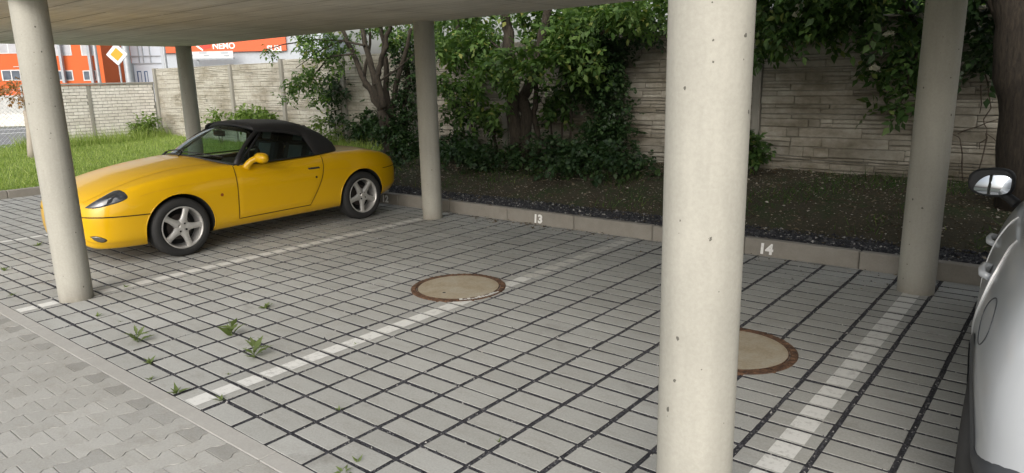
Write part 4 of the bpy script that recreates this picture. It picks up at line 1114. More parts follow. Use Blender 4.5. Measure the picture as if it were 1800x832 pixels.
# inside
mb = MB(); mb.box((-.60, .66, .62), (.60, .92, .82), .05); mb.box((.14, .80, .72), (.56, .98, .875), .05); mb.build('dashboard', MAT['seat2'], CAR)
mb = MB(); c0 = Vector((.33, 1.06, .82))
pts = [c0+Matrix.Rotation(R(-28), 3, 'X') @ Vector((.18*math.cos(a), 0, .18*math.sin(a))) for a in np.linspace(0, 2*math.pi, 25)]
mb.tube(pts, .014, 6, cap=False); mb.tube([c0, (.33, .92, .76)], .03, 8)
for a in (0, 2.1, 4.2): mb.tube([c0, c0+Matrix.Rotation(R(-28), 3, 'X') @ Vector((.17*math.cos(a), 0, .17*math.sin(a)))], .014, 5)
mb.build('steering_wheel', MAT['black_plastic'], CAR, True, 40)
for s in (1, -1):
    mb = MB()
    t = Matrix.Translation((s*.33, 1.62, .48)) @ Matrix.Rotation(R(-16), 4, 'X')
    mb.box((-.25, -.06, 0), (.25, .07, .52), .055, mat=t); mb.box((-.12, -.055, .50), (.12, .045, .70), .045, mat=t)
    mb.box((s*.33-.25, 1.12, .36), (s*.33+.25, 1.62, .52), .05)
    se = mb.build('seat', MAT['seat'], CAR)
    mb = MB(); mb.box((-.13, -.068, .12), (.13, -.055, .47), .006, mat=t); mb.box((-.09, -.063, .53), (.09, -.05, .68), .006, mat=t); mb.build('seat_inlay', MAT['seat_panel'], se)
# door mirror on the driver's side
for s in (1,):
    mb = MB(); rows = []
    c = Vector((s*.88, .885, .905))
    for i, th in enumerate(np.linspace(0, math.pi, 11)):
        row = []
        for ph in np.linspace(0, 2*math.pi, 17):
            d = Vector((math.cos(th)*.098, math.sin(th)*math.cos(ph)*.062, math.sin(th)*math.sin(ph)*.058))
            d = Vector((math.copysign(abs(d.x/.098)**.8*.098, d.x), max(d.y, -.07) if d.y < 0 else min(d.y, .045), math.copysign(abs(d.z/.058)**.8*.058, d.z)))
            row.append(c+d)
        rows.append(row)
    mb.grid(rows, flip=True); mb.tube([(s*.775, .765, .815), (s*.795, .775, .845), (s*.815, .805, .88), (s*.84, .85, .90)], [.044, .038, .034, .036], 10)
    mr = mb.build('door_mirror', MAT['yellow'], CAR, True, 60)
    mb = MB(); mb.lathe([(.001, 0), (.045, 0)], 'y', n=24); mb.v = [(s*.88+x*1.7, .932+y, .905+z) for x, y, z in mb.v]; mb.build('mirror_glass', MAT['mirror'], mr)
# front: number plate, lower intake; rear: lamps
mb = MB(); mb.box((-.26, -.862, .36), (.26, -.846, .47), .004); pl = mb.build('number_plate', MAT['white_plate'], CAR)
mb = MB(); mb.box((-.258, -.8645, .362), (-.21, -.8622, .468)); mb.box((.21, -.8645, .362), (.258, -.8622, .468)); mb.build('blue_band', MAT['blue_plate'], pl)
mb = MB(); mb.box((-.30, -.85, .225), (.30, -.80, .30), .02); mb.build('air_intake', MAT['black_plastic'], CAR)
both('tail_lamp', B.patch(lambda u: .60, lambda u: .69, 2.93, 3.04, 8, 4, .005, mirror=False), plain('tail_lens', (.35, .02, .02), .15), CAR)
mb = MB(); mb.tube([(.33, 2.8, .20), (.33, 3.06, .21)], .032, 14, cap=False); mb.build('exhaust_pipe', MAT['alloy'], CAR, True)

# ------------------------------------------------------------------ silver hatchback cut by the right edge
TH = R(180+2.0)
HB = empty('silver_hatchback', (3.947, 3.72, 0), TH)
tag(HB, 'pale silver grey hatchback parked nose to the kerb at the right edge, black door mirror', 'car')
def sec_hatch(W, zb, zs, zc, u):
    h = zs-zb; g = zc-zs
    return [(0, zb+.02), (.6*W, zb+.01), (.93*W, zb), (.975*W, zb+.06), (.99*W, zb+.25*h), (1.0*W, zb+.48*h), (.985*W, zb+.66*h), (.945*W, zb+.83*h), (.885*W, zs-.03), (.835*W, zs+.01),
            (.835*W-.16*g, zs+.45*g+.0), (.835*W-.32*g, zs+.86*g), (.52*W-.1*g, zs+.975*g), (.3*W, zs+.995*g), (0, zc)]
cv = {'W': [(-.66, .45), (-.62, .58), (-.5, .69), (-.3, .765), (0, .815), (.5, .838), (1.0, .848), (1.5, .838), (2.0, .822), (2.35, .80), (2.6, .775), (2.78, .745), (2.90, .70), (2.97, .60), (3.0, .45)],
      'zb': [(-.66, .36), (-.6, .25), (-.3, .22), (0, .22), (2.0, .24), (2.5, .27), (2.85, .30), (2.97, .34), (3.0, .40)],
      'zs': [(-.66, .55), (-.6, .65), (-.4, .76), (0, .87), (.35, .93), (1.0, .955), (1.8, .985), (2.4, 1.01), (2.75, 1.0), (2.9, .94), (2.97, .84), (3.0, .70)],
      'zc': [(-.66, .60), (-.6, .72), (-.4, .84), (0, .96), (.3, 1.02), (.55, 1.20), (.85, 1.38), (1.1, 1.45), (1.6, 1.48), (2.2, 1.45), (2.5, 1.40), (2.72, 1.20), (2.86, 1.03), (2.94, .93), (2.98, .84), (3.0, .75)]}
us2 = [-.66, -.64, -.62, -.58]+dense(-.5, .3, 14)+dense(.36, 2.4, 34)+dense(2.45, 2.85, 11)+[2.88, 2.91, 2.94, 2.965, 2.98, 2.99, 3.0]
H = Body(cv, sec_hatch, us2, side=(2, 9))
hb = H.mesh(None).build('body', MAT['silver'], HB, True, outward=True)
cut = MB()
for u in (0, 2.40):
    for s in (1, -1): closed_cyl(cut, (u, .30), .345, .52 if s > 0 else -1., 1. if s > 0 else -.52)
hb = bool_cut(hb, cut, MAT['arch']); hb.data.polygons.foreach_set('use_smooth', [True]*len(hb.data.polygons)); hb.data.set_sharp_from_angle(angle=R(32))
for u in (0, 2.40):
    for s in (1, -1): wheel(HB, u, s, r=.30, w_face=.79 if u > 1 else .80, rot=.4)
# doors with handles, rear quarter fuel flap, dark lower trim
TREE2 = bvh_of(hb)
zb2 = lambda u: .335; zt2 = lambda u: H.c['zs'](u)-.012
rear_edge = pchip(*zip((0, 1.70), (.2, 1.78), (.4, 1.98), (.57, 2.14), (.72, 2.20), (.86, 2.17), (1., 1.95)))
G = plain('shut_line_light', (.92, .93, .95), .3)
for q, hu in enumerate((1.10, 1.97)):
    u0f, e = ((lambda t: .52+.03*t, lambda t: 1.20+.02*t), (lambda t: 1.21+.02*t, rear_edge))[q]
    ds = both('door', H.patch(zb2, zt2, u0f, e, 26, 18, .003, mirror=False), MAT['silver'], HB, True, 40)
    g = MB(); pe = [(e(t), .335+(zt2(e(t))-.335)*t) for t in np.linspace(0, 1, 30)]
    g.grid([[H.pt(u, z, -.001) for u, z in pe], [H.pt(u, z, .0065) for u, z in pe], [H.pt(u-.012, z, .0045) for u, z in pe]])
    z = .80+.04*q; hm = MB()
    hm.tube([Vector(H.pt(hu-.095, z, .002)), Vector(H.pt(hu-.08, z, .028)), Vector(H.pt(hu, z, .034)), Vector(H.pt(hu+.08, z, .028)), Vector(H.pt(hu+.095, z, .002))], [.015, .015, .014, .015, .015], 10)
    cm = MB(); cm.add([H.pt(hu+.055*math.cos(a), z+.03*math.sin(a), .0045) for a in np.linspace(0, 6.283, 17)[:-1]], [tuple(range(16))[::-1]])
    for k, d in enumerate(ds):
        f = (lambda m_: m_) if k == 0 else (lambda m_: m_.mirrored())
        f(g).build('edge_highlight', G, d); f(hm).build('handle', MAT['silver'], d, True); f(cm).build('handle_recess', MAT['trim_grey'], d)
mb = MB(); mb.tube([H.pt(2.55+.11*math.cos(a)*(1+.15*math.cos(2*a)), .80+.085*math.sin(a), .001) for a in np.linspace(0, 6.283, 34)], .0022, 6, cap=False); mb.build('fuel_flap', MAT['trim_grey'], HB, True)
both('sill_trim', H.patch(lambda u: H.c['zb'](u)+.005, lambda u: .36, .36, 2.02, 30, 5, .010, mirror=False), MAT['trim_grey'], HB, True, 50)
both('bumper_trim', H.patch(lambda u: H.c['zb'](u)+.005, lambda u: .41+.05*max(0, min(1, (u-2.80)/.16))**1.2, 2.74, 2.99, 24, 6, .012, mirror=False), MAT['trim_grey'], HB, True, 50)
for u0 in (0, 2.40):
    r0 = [H.pt(u0+.343*math.cos(a), .30+.343*math.sin(a), .010) for a in np.linspace(R(-8), R(188), 28)]; r1 = [H.pt(u0+.385*math.cos(a), .30+.385*math.sin(a), .004) for a in np.linspace(R(-8), R(188), 28)]
    mb = MB(); mb.grid([r0, r1]); both('arch_trim', mb, MAT['trim_grey'], HB)
# windows: dark glass bands following the body
S0 = H.side; H.side = (9, 12)
wn = H.patch(lambda u: H.c['zs'](u)+.035, lambda u: H.c['zc'](u)-.10 if .85 < u < 2.4 else min(H.c['zc'](u)-.10, 1.38), .72, 2.42, 34, 6, .004, mirror=False)
H.side = S0
both('side_window', wn, MAT['dark_glass'], HB, True, 50)
mb = MB(); rows = [[(w_, u, H.top_z(u, abs(w_))+.005) for w_ in np.linspace(-.50, .50, 11)] for u in np.linspace(2.54, 2.82, 8)]; mb.grid(rows); mb.build('rear_window', MAT['dark_glass'], HB, True)
mb = MB(); rows = [[(w_, u, H.top_z(u, abs(w_))+.005) for w_ in np.linspace(-.55, .55, 11)] for u in np.linspace(.33, .84, 8)]; mb.grid(rows); mb.build('windscreen', MAT['dark_glass'], HB, True)
both('tail_lamp', stick(TREE2, [(.36, 2.96, .84), (.50, 2.95, .84), (.50, 2.93, .94), (.36, 2.94, .94)], (0, .9, .4), .005, 4, 2), plain('tail_lens_dark', (.30, .02, .02), .12), HB)
mb = MB(); mb.box((-.25, 2.995, .50), (.25, 3.012, .61), .004); mb.build('number_plate', MAT['white_plate'], HB)
for s in (1, -1):
    mb = MB(); c = Vector((s*.895, .46, 1.02)); rows = []
    for th in np.linspace(0, math.pi, 13):
        row = []
        for ph in np.linspace(0, 2*math.pi, 21):
            d = [math.cos(th), math.sin(th)*math.cos(ph), math.sin(th)*math.sin(ph)]
            x = math.copysign(abs(d[0])**.62, d[0])*.118; z = math.copysign(abs(d[2])**.62, d[2])*(.088 if d[2] < 0 else .086)
            z *= (1-.22*max(0, s*d[0])) ; y = d[1]*.075 if d[1] < 0 else min(d[1]*.075, .038)
            row.append(c+Vector((x, y, z)))
        rows.append(row)
    mb.grid(rows, flip=True); mb.tube([(s*.76, .50, .905), (s*.80, .48, .935), (s*.84, .46, .955)], [.03, .026, .024], 10)
    mm = mb.build('door_mirror', MAT['black_plastic'], HB, True, 50)
    g = MB(); rings = []; tilt = Matrix.Rotation(R(9), 3, 'X') @ Matrix.Rotation(R(-4*s), 3, 'Z')
    for q in np.linspace(0.001, 1, 9):
        row = []
        for a in np.linspace(0, 2*math.pi, 41):
            x = math.copysign(abs(math.cos(a))**.6, math.cos(a))*.098*q; z = math.copysign(abs(math.sin(a))**.6, math.sin(a))*.070*q*(1-.2*max(0, s*math.cos(a)))
            p = tilt @ Vector((x, .012-(x*x+z*z)/.8, z)); row.append((c.x+p.x, c.y+.036+p.y, c.z+p.z))
        rings.append(row)
    g.grid(rings, flip=True)
    g.build('mirror_glass', MAT['mirror'], mm, True)
# ================================================================== PLANTS
def pix_path(pts, Y):
    """(px, py[, Y]) -> points"""
    return [Vector(at_y(p[0], p[1], p[2] if len(p) > 2 else Y)) for p in pts]
def wob(pts, amp=.02, n=4):
    out = []
    for a, b in zip(pts[:-1], pts[1:]):
        for k in range(n): out.append(a.lerp(b, k/n)+Vector((random.gauss(0, amp), random.gauss(0, amp), 0)))
    out.append(pts[-1]); return out
def limbs(mb, pts, r0, r1, n=9, amp=.015, sub=3):
    p = wob(pts, amp, sub); k = len(p); mb.tube(p, [r0+(r1-r0)*i/(k-1) for i in range(k)], n)
    return p
def up(p, *offs): return [p]+[Vector(p)+Vector(o) for o in offs]
def tree(name, base, label, cat, group=None):
    t = empty(name, base); tag(t, label, cat, group); return t
def rel(mb, o): mb.v = [(x-o[0], y-o[1], z-o[2]) for x, y, z in mb.v]; return mb
def relo(ob, o):
    ob.data.transform(Matrix.Translation(-Vector(o))); return ob
def bl(px, py, Y, r, n): return (at_y(px, py, Y), r, n)

# --- tree with several leaning stems by the left part of the fence
b0 = Vector(at_y(688, 262, 6.55)); b0.z = bed_z(b0.x, b0.y)-.03
t1 = tree('multi_stem_tree', b0, 'several leaning brown stems rising from one base behind the yellow car tail', 'tree')
mb = MB(); Y = 6.55
tr1 = limbs(mb, [b0, *pix_path([(681, 225), (672, 195)], Y)], .125, .10)
for path, r in ([(672, 200), (652, 165), (637, 134), (619, 92), (608, 66), (590, 20)], .062), ([(671, 195), (661, 155), (654, 116), (644, 79), (637, 50), (628, 0)], .066), \
        ([(675, 190), (664, 136), (668, 114), (677, 80), (686, 52), (700, 10)], .058), ([(684, 220), (678, 158), (679, 107), (672, 60), (662, 0)], .06), ([(690, 230), (697, 150), (712, 95), (722, 50)], .055), ([(665, 172), (640, 150), (648, 95), (650, 40)], .04):
    limbs(mb, pix_path(path, Y+random.uniform(-.15, .2)), r, r*.5)
for path in ([(640, 80), (600, 72), (560, 90), (520, 120)], [(620, 95), (575, 100), (545, 140), (515, 165)], [(610, 72), (560, 70), (500, 78), (455, 92)], [(656, 150), (700, 120), (735, 90)]):
    limbs(mb, pix_path(path, Y-.1), .022, .006, 6)
rel(mb, b0).build('trunk', MAT['bark'], t1, True)
cr = foliage('crown', [bl(545, 92, 6.3, (.55, .5, .22), 117), bl(556, 122, 6.3, (.40, .4, .25), 105), bl(520, 150, 6.2, (.28, .3, .22), 68), bl(508, 165, 6.2, (.16, .2, .12), 27), bl(560, 160, 6.3, (.18, .25, .2), 34), bl(452, 90, 6.3, (.16, .25, .07), 22),
     bl(600, 70, 6.5, (.5, .5, .3), 55), bl(560, 66, 6.4, (.6, .5, .18), 84), bl(640, 20, 6.7, (1.3, .9, .45), 161), bl(712, 70, 6.9, (.32, .3, .32), 80), bl(560, -30, 6.5, (1.5, 1., .5), 186), bl(720, -60, 6.6, (1.6, 1., .7), 204)],
     MAT['leaf_maple'], t1, (.085, .15), 12, .10, 3, .9, .35, 7.15); relo(cr, b0)

# --- tree with upright twin trunks behind bay 13
b1 = Vector(at_y(910, 268, 6.5)); b1.z = bed_z(b1.x, b1.y)-.03
t2 = tree('twin_trunk_tree', b1, 'tree with two upright rough trunks and fresh green leaves behind kerb number 13', 'tree')
mb = MB(); Y = 6.5
limbs(mb, [b1, *pix_path([(901, 200), (896, 127), (895, 69), (888, 35), (880, -60)], Y)], .112, .065)
limbs(mb, [b1+Vector((.12, .05, 0)), *pix_path([(921, 200), (918, 173), (936, 140), (950, 80), (960, 28), (975, -60)], Y+.1)], .098, .055)
limbs(mb, [b1+Vector((.30, .12, 0)), *pix_path([(941, 200), (943, 160), (930, 90)], Y+.2)], .05, .03)
for path in ([(896, 100), (860, 70), (820, 50)], [(895, 130), (850, 110), (800, 110)], [(936, 140), (980, 90), (1010, 60)], [(897, 150), (930, 110), (955, 110)]): limbs(mb, pix_path(path, Y-.15), .022, .006, 6)
rel(mb, b1).build('trunk', MAT['bark'], t2, True)
cr = foliage('crown', [bl(805, 85, 6.35, (.35, .4, .30), 117), bl(850, 60, 6.4, (.35, .4, .2), 68), bl(815, 150, 6.3, (.32, .35, .25), 80), bl(860, 128, 6.1, (.28, .3, .16), 62), bl(928, 116, 6.1, (.28, .3, .22), 80), bl(905, 100, 6.0, (.25, .25, .10), 31), bl(880, 195, 6.2, (.18, .2, .10), 18), bl(835, 200, 6.4, (.25, .3, .18), 34),
     bl(1000, 62, 6.4, (.38, .4, .25), 117), bl(1025, 105, 6.5, (.30, .35, .25), 80), bl(985, 85, 6.3, (.3, .3, .14), 49), bl(1060, 35, 6.5, (.6, .4, .2), 117), bl(1130, 25, 6.6, (.5, .4, .18), 90), bl(965, 55, 6.9, (.45, .3, .25), 130), bl(840, 95, 6.9, (.5, .2, .3), 110), bl(1000, 40, 7., (.6, .3, .2), 120), bl(760, 30, 6.6, (.7, .5, .25), 80), bl(870, 10, 6.7, (.9, .6, .25), 93),
     bl(900, -50, 6.7, (1.7, 1., .45), 260), bl(1120, -60, 6.6, (1.5, 1., .45), 235), bl(1000, -200, 6.7, (2.2, 1.3, .6), 279)],
     MAT['leaf_maple'], t2, (.11, .19), 10, .10, 3, .95, .35, 7.18); relo(cr, b1)

# --- ivy hanging over the fence right of the twin trunks
bi = Vector(at_y(1060, 270, 7.0)); bi.z = bed_z(bi.x, bi.y)
iv = tree('climbing_ivy', bi, 'dark ivy thicket climbing the fence right of the twin trunks', 'ivy')
mb = MB(); limbs(mb, [bi, *pix_path([(1056, 180), (1052, 90), (1060, 30)], 7.05)], .07, .04, 8); rel(mb, bi).build('stem', MAT['bark_dark'], iv, True)
cr = foliage('leaves', [bl(1062, 95, 7.0, (.34, .22, .36), 330), bl(1068, 170, 6.95, (.34, .22, .34), 330), bl(1062, 235, 6.85, (.36, .28, .28), 300), bl(1020, 150, 6.9, (.22, .2, .3), 120), bl(1085, 220, 6.9, (.22, .25, .25), 140), bl(1030, 60, 7.0, (.30, .2, .2), 120), bl(1110, 60, 7.1, (.5, .15, .18), 160)],
     MAT['leaf_dark'], iv, (.07, .12), 10, .08, 2, 1.2, .3, 7.26); relo(cr, bi)
# ivy between the stems of the first tree
bj = Vector(at_y(712, 262, 6.8)); bj.z = bed_z(bj.x, bj.y)
iv2 = tree('climbing_ivy', bj, 'dark ivy growing between the leaning stems and the round column', 'ivy')
mb = MB(); limbs(mb, [bj, *pix_path([(712, 190), (716, 120)], 6.9)], .06, .04, 8); rel(mb, bj).build('stem', MAT['bark_dark'], iv2, True)
cr = foliage('leaves', [bl(712, 95, 6.95, (.26, .25, .34), 200), bl(716, 140, 6.9, (.24, .25, .3), 160), bl(708, 190, 6.8, (.26, .25, .36), 260), bl(700, 240, 6.6, (.4, .3, .28), 240), bl(730, 250, 6.6, (.36, .3, .26), 160)],
     MAT['leaf_dark'], iv2, (.07, .12), 10, .08, 2, 1.2, .3, 7.2); relo(cr, bj)
# creeper on the fence left of it
for (pts, lab, nn) in (([(650, 212), (635, 232), (668, 225)], 'small dark creeper on the pale fence just left of the leaning stems', 55), ([(585, 140), (597, 165), (575, 165), (600, 200)], 'sparse dark creeper hanging on the fence above the black car roof', 26)):
    c0 = Vector(at_y(*pts[0], 7.2)); cp = tree('fence_creeper', c0, lab, 'creeper')
    mb = MB()
    for p in pts: limbs(mb, [Vector(at_y(p[0]+8, 250, 7.22)), Vector(at_y(p[0], p[1], 7.2))], .008, .004, 5)
    rel(mb, c0).build('stem', MAT['twig'], cp)
    cr = foliage('leaves', [bl(x, y, 7.18, (.24, .06, .16), nn*2) for x, y in pts], MAT['leaf_dark'], cp, (.10, .17), 8, .10, 2, 1.1, .3, 7.24); relo(cr, c0)

# --- saplings along the fence
for i, (path, lab) in enumerate(([[(822, 262), (812, 215), (800, 180)], 'thin bare sucker leaning left behind the round column, nearest to the column'], [[(836, 262), (826, 205), (815, 160)], 'thin leaning sucker second from the column, with leafy top'], [[(876, 258), (868, 222), (858, 200)], 'thick reddish sucker just left of the twin trunks'],
                                 [[(976, 245), (970, 205), (960, 170)], 'thin bare sapling leaning left, right of the twin trunks'], [[(980, 248), (992, 200), (1004, 160)], 'thin bare sapling leaning right, against the ivy thicket'], [[(1003, 240), (1004, 160), (1000, 90)], 'upright thin sapling stem in front of the ivy thicket'])):
    p = pix_path(path, 6.9); p[0].z = bed_z(p[0].x, p[0].y)-.02; s = tree('sapling', p[0].copy(), lab, 'sapling', 'saplings along the fence')
    mb = MB(); limbs(mb, p, .02 if i != 2 else .035, .010, 6); limbs(mb, [p[1], p[1]+Vector((random.uniform(-.2, .2), -.1, .3))], .008, .003, 5); rel(mb, p[0]).build('stem', MAT['bark_dark'], s, True)
    cr = foliage('leaves', [(p[-1], (.18, .15, .15), 26), (p[1], (.15, .15, .15), 12)], MAT['leaf_elder'], s, (.12, .2), 6, .1, 3, 1., .3, 7.2); relo(cr, p[0])
# --- undergrowth at the foot of the fence: one mass
und = foliage('undergrowth', [bl(770, 268, 6.3, (.4, .4, .16), 122), bl(830, 268, 6.2, (.5, .5, .17), 187), bl(870, 280, 5.95, (.35, .35, .12), 108), bl(950, 265, 6.4, (.5, .5, .17), 165), bl(1010, 268, 6.4, (.45, .5, .20), 187), bl(1075, 275, 6.3, (.45, .5, .16), 158), bl(1130, 285, 6.4, (.3, .4, .10), 64), bl(700, 275, 6.2, (.4, .4, .16), 108), bl(800, 245, 6.8, (.6, .3, .2), 93), bl(960, 285, 6.0, (.4, .3, .09), 64)],
              MAT['leaf_dark'], None, (.08, .14), 10, .10, 2, 1.2, .25, 7.2)
for v in und.data.vertices: v.co.z = max(v.co.z, bed_z(v.co.x, v.co.y)+.004) if v.co.x > -6.5 else v.co.z
tag(und, kind='stuff')

# --- big dark trunk and elder on the right
b3 = Vector(at_y(1792, 300, 6.3)); b3.z = bed_z(b3.x, b3.y)-.05
t3 = tree('large_dark_tree', b3, 'large dark furrowed trunk at the right edge above the silver car mirror', 'tree')
mb = MB(); limbs(mb, [b3, *pix_path([(1786, 200), (1782, 100), (1772, 10), (1765, -120), (1780, -420)], 6.3)], .155, .12, 14, .01)
limbs(mb, pix_path([(1772, 60), (1730, -30), (1650, -160)], 6.3), .07, .04); limbs(mb, pix_path([(1775, 0), (1830, -150), (1900, -300)], 6.3), .07, .04)
rel(mb, b3).build('trunk', MAT['bark_dark'], t3, True)
cr = foliage('crown', [bl(1720, 25, 6.7, (.5, .35, .25), 100), bl(1740, 90, 6.8, (.25, .3, .22), 55), bl(1700, -60, 6.5, (1.3, .9, .35), 190), bl(1500, -120, 6.4, (1.5, 1., .4), 190), bl(1800, -150, 6.2, (1.6, 1.2, .6), 190), bl(1600, -330, 6.3, (2.2, 1.3, .6), 200)],
     MAT['leaf_dark'], t3, (.11, .19), 10, .12, 3, 1., .35, 7.2); relo(cr, b3)
be = Vector(at_y(1560, 300, 7.05)); be.z = bed_z(be.x, be.y)
el = tree('elder_bush', be, 'elder bush with cream flower heads drooping over the dark right part of the fence', 'bush')
mb = MB()
limbs(mb, [Vector(at_y(1640, 310, 7.1)), *pix_path([(1630, 200), (1620, 80), (1590, 10), (1560, -60)], 7.0)], .05, .03)
for path in ([(1600, 20), (1520, 0), (1440, 10), (1370, 40)], [(1620, 80), (1600, 130), (1590, 180), (1575, 205)], [(1610, 60), (1560, 60), (1510, 50)], [(1560, -40), (1450, -40), (1350, 20)]): limbs(mb, pix_path(path, 6.75), .015, .004, 6)
rel(mb, be).build('stem', MAT['bark_dark'], el, True)
cr = foliage('leaves', [bl(1370, 25, 6.5, (.34, .35, .15), 127), bl(1430, 40, 6.6, (.34, .35, .14), 97), bl(1345, 75, 6.7, (.18, .3, .13), 45), bl(1345, -20, 6.5, (.8, .5, .2), 172), bl(1470, 8, 6.7, (.4, .35, .13), 82), bl(1570, 50, 6.8, (.30, .3, .22), 60), bl(1600, 100, 6.8, (.14, .2, .2), 40), bl(1592, 160, 6.75, (.09, .12, .17), 22), bl(1580, 195, 6.7, (.10, .12, .08), 18), bl(1545, 110, 7.0, (.16, .15, .10), 16), bl(1530, 10, 6.9, (.4, .3, .12), 52), bl(1480, -70, 6.2, (1.1, .9, .3), 260), bl(1600, -150, 5.9, (1.3, 1., .35), 300), bl(1350, -140, 6.0, (1.2, 1., .35), 280)],  # last clumps, out of view overhead, are added to darken the right fence
     MAT['leaf_elder'], el, (.12, .20), 8, .10, 3, .9, .4, 7.18); relo(cr, be)
for (px, py, Y) in ((1400, 24, 6.2), (1350, 70, 6.35), (1562, 58, 6.6), (1536, 118, 6.8), (1405, 8, 6.2)):
    fm = MB(); c = Vector(at_y(px, py, Y))
    rr_ = []
    for q in np.linspace(.02, 1, 8): rr_.append([c+Vector((math.cos(a)*.058*q*(1+random.uniform(-.4, .2)), random.uniform(-.016, .010)+.02*q*q, math.sin(a)*.036*q*(1+random.uniform(-.4, .2))-.01*q)) for a in np.linspace(0, 2*math.pi, 23)])
    fm.grid(rr_)
    fm.tube([c, c+Vector((.01, .06, .02))], .003, 4); rel(fm, be).build('flower_head', MAT['flower'], el)
# flower heads of the twin trunk tree side are pale specks too
bs = Vector(at_y(1322, 290, 6.9)); bs.z = bed_z(bs.x, bs.y)
sh = tree('small_shrub', bs, 'small green shrub at the foot of the fence just right of the nearest column', 'shrub')
mb = MB(); limbs(mb, [bs, *pix_path([(1320, 260), (1316, 235)], 6.85)], .012, .006, 5); rel(mb, bs).build('stem', MAT['twig'], sh)
cr = foliage('leaves', [bl(1320, 262, 6.8, (.16, .16, .14), 70), bl(1338, 268, 6.8, (.10, .1, .05), 16), bl(1310, 245, 6.8, (.1, .1, .08), 24)], MAT['leaf_elder'], sh, (.10, .16), 6, .06, 3, 1., .2, 7.2); relo(cr, bs)
# bare creeper stems on the fence at right
bc = Vector(at_y(1735, 318, 7.2)); cv_ = tree('bare_climber', bc, 'bare wiry climber stems on the fence between the round column and the dark trunk', 'creeper')
mb = MB()
for path in ([(1692, 318), (1690, 245), (1668, 232)], [(1735, 240), (1720, 300), (1718, 320)], [(1728, 130), (1742, 180), (1730, 210), (1735, 235), (1768, 262)], [(1680, 236), (1720, 222), (1770, 205)], [(1725, 150), (1722, 200)], [(1735, 235), (1722, 262)]): limbs(mb, pix_path(path, 7.2), .008, .004, 5)
rel(mb, bc).build('stem', MAT['twig'], cv_)
cr = foliage('leaves', [bl(1740, 60, 7.1, (.2, .1, .2), 24)], MAT['leaf_dark'], cv_, (.09, .14), 6, .08, 2, 1., .3, 7.24); relo(cr, bc)
# trees beyond the fence
for i, (px, py, Y, r, n, lab) in enumerate(((800, 10, 10.5, (2.2, 1.2, 1.3), 420, 'leafy tree beyond the fence above the round column and twin trunks'), (1090, 5, 9.8, (1.7, 1., 1.1), 420, 'leafy tree beyond the fence above the ivy thicket'),
        (1340, -20, 9.6, (1.7, 1.1, .9), 420, 'leafy tree beyond the fence right of the nearest column'), (1640, -40, 9.4, (1.5, 1.1, .8), 420, 'dark tree beyond the fence above the right column'))):
    c = Vector(at_y(px, py, Y)); g = Vector((c.x, c.y, 0)); t = tree('tree', g, lab, 'tree', 'trees beyond the fence')
    mb = MB(); limbs(mb, [Vector((0, 0, -.2)), Vector((.1, 0, c.z*.6)), Vector((0, 0, c.z+.4))], .12, .05, 8); mb.build('trunk', MAT['bark'], t, True)
    cr = foliage('crown', [((c.x, c.y, c.z+.25), r, n), ((c.x+.5, c.y+.2, c.z+1.2), r, n//2)], MAT['leaf_maple'], t, (.2, .34), 12, .2, 3, 1., .3); relo(cr, g)
# bushes in front of the pale fence behind the car
for (pts, lab, w, nn) in (([(430, 208), (447, 204), (470, 206)], 'low bright green bush in front of the pale fence behind the black car roof', .18, 90), ([(385, 205), (375, 215)], 'sparse light green seedling in front of the pale fence beside the far column', .15, 26), ([(565, 215), (582, 235)], 'thin wispy shrub in front of the fence behind the car roof corner', .16, 34), ([(246, 222), (262, 214), (252, 236)], 'green climber at the foot of the brick wall near the fence corner', .22, 60)):
    Yb = 6.9 if pts[0][0] > 300 else 6.6
    cen = Vector(at_y(*pts[0], Yb)) if pts[0][0] > 300 else Vector(at_y(*pts[0], 6.75)); gz = Vector((cen.x, cen.y, lawn_z(cen.x, cen.y)))
    s = tree('wall_shrub', gz, lab, 'shrub', 'small shrubs at the foot of the walls'); mb = MB()
    for p in pts: limbs(mb, [gz, Vector(at_y(p[0], p[1], cen.y))], .012, .004, 5)
    rel(mb, gz).build('stem', MAT['twig'], s)
    cr = foliage('leaves', [bl(p[0], p[1], cen.y, (w, w*.7, w*.7), nn) for p in pts], MAT['leaf_light'], s, (.11, .18), 6, .09, 2, 1., .2, 7.22); relo(cr, gz)
# sapling with rusty leaves beside the street fence
p0 = Vector(at_d(54, 262, 15.)); p0.z = lawn_z(p0.x, p0.y)-.02
sp = tree('street_sapling', p0, 'small leaning tree with rusty orange leaves by the wire fence', 'tree'); mb = MB()
D = 15.
limbs(mb, [p0, Vector(at_d(52, 225, D)), Vector(at_d(47, 200, D)), Vector(at_d(44, 195, D))], .085, .05, 9, .004); limbs(mb, [Vector(at_d(50, 205, D)), Vector(at_d(42, 180, D)), Vector(at_d(32, 165, D))], .03, .012, 6, .006); limbs(mb, [Vector(at_d(44, 188, D)), Vector(at_d(40, 165, D)), Vector(at_d(44, 148, D))], .014, .006, 5, .006)
rel(mb, p0).build('trunk', plain('pale_bark', (.34, .30, .25), .9), sp, True)
cr = foliage('leaves', [(at_d(40, 155, D), (.2, .2, .16), 46), (at_d(28, 160, D), (.16, .16, .10), 26), (at_d(38, 172, D), (.12, .12, .08), 12)], MAT['leaf_rust'], sp, (.10, .16), 6, .1, 2, .9, .3); relo(cr, p0)

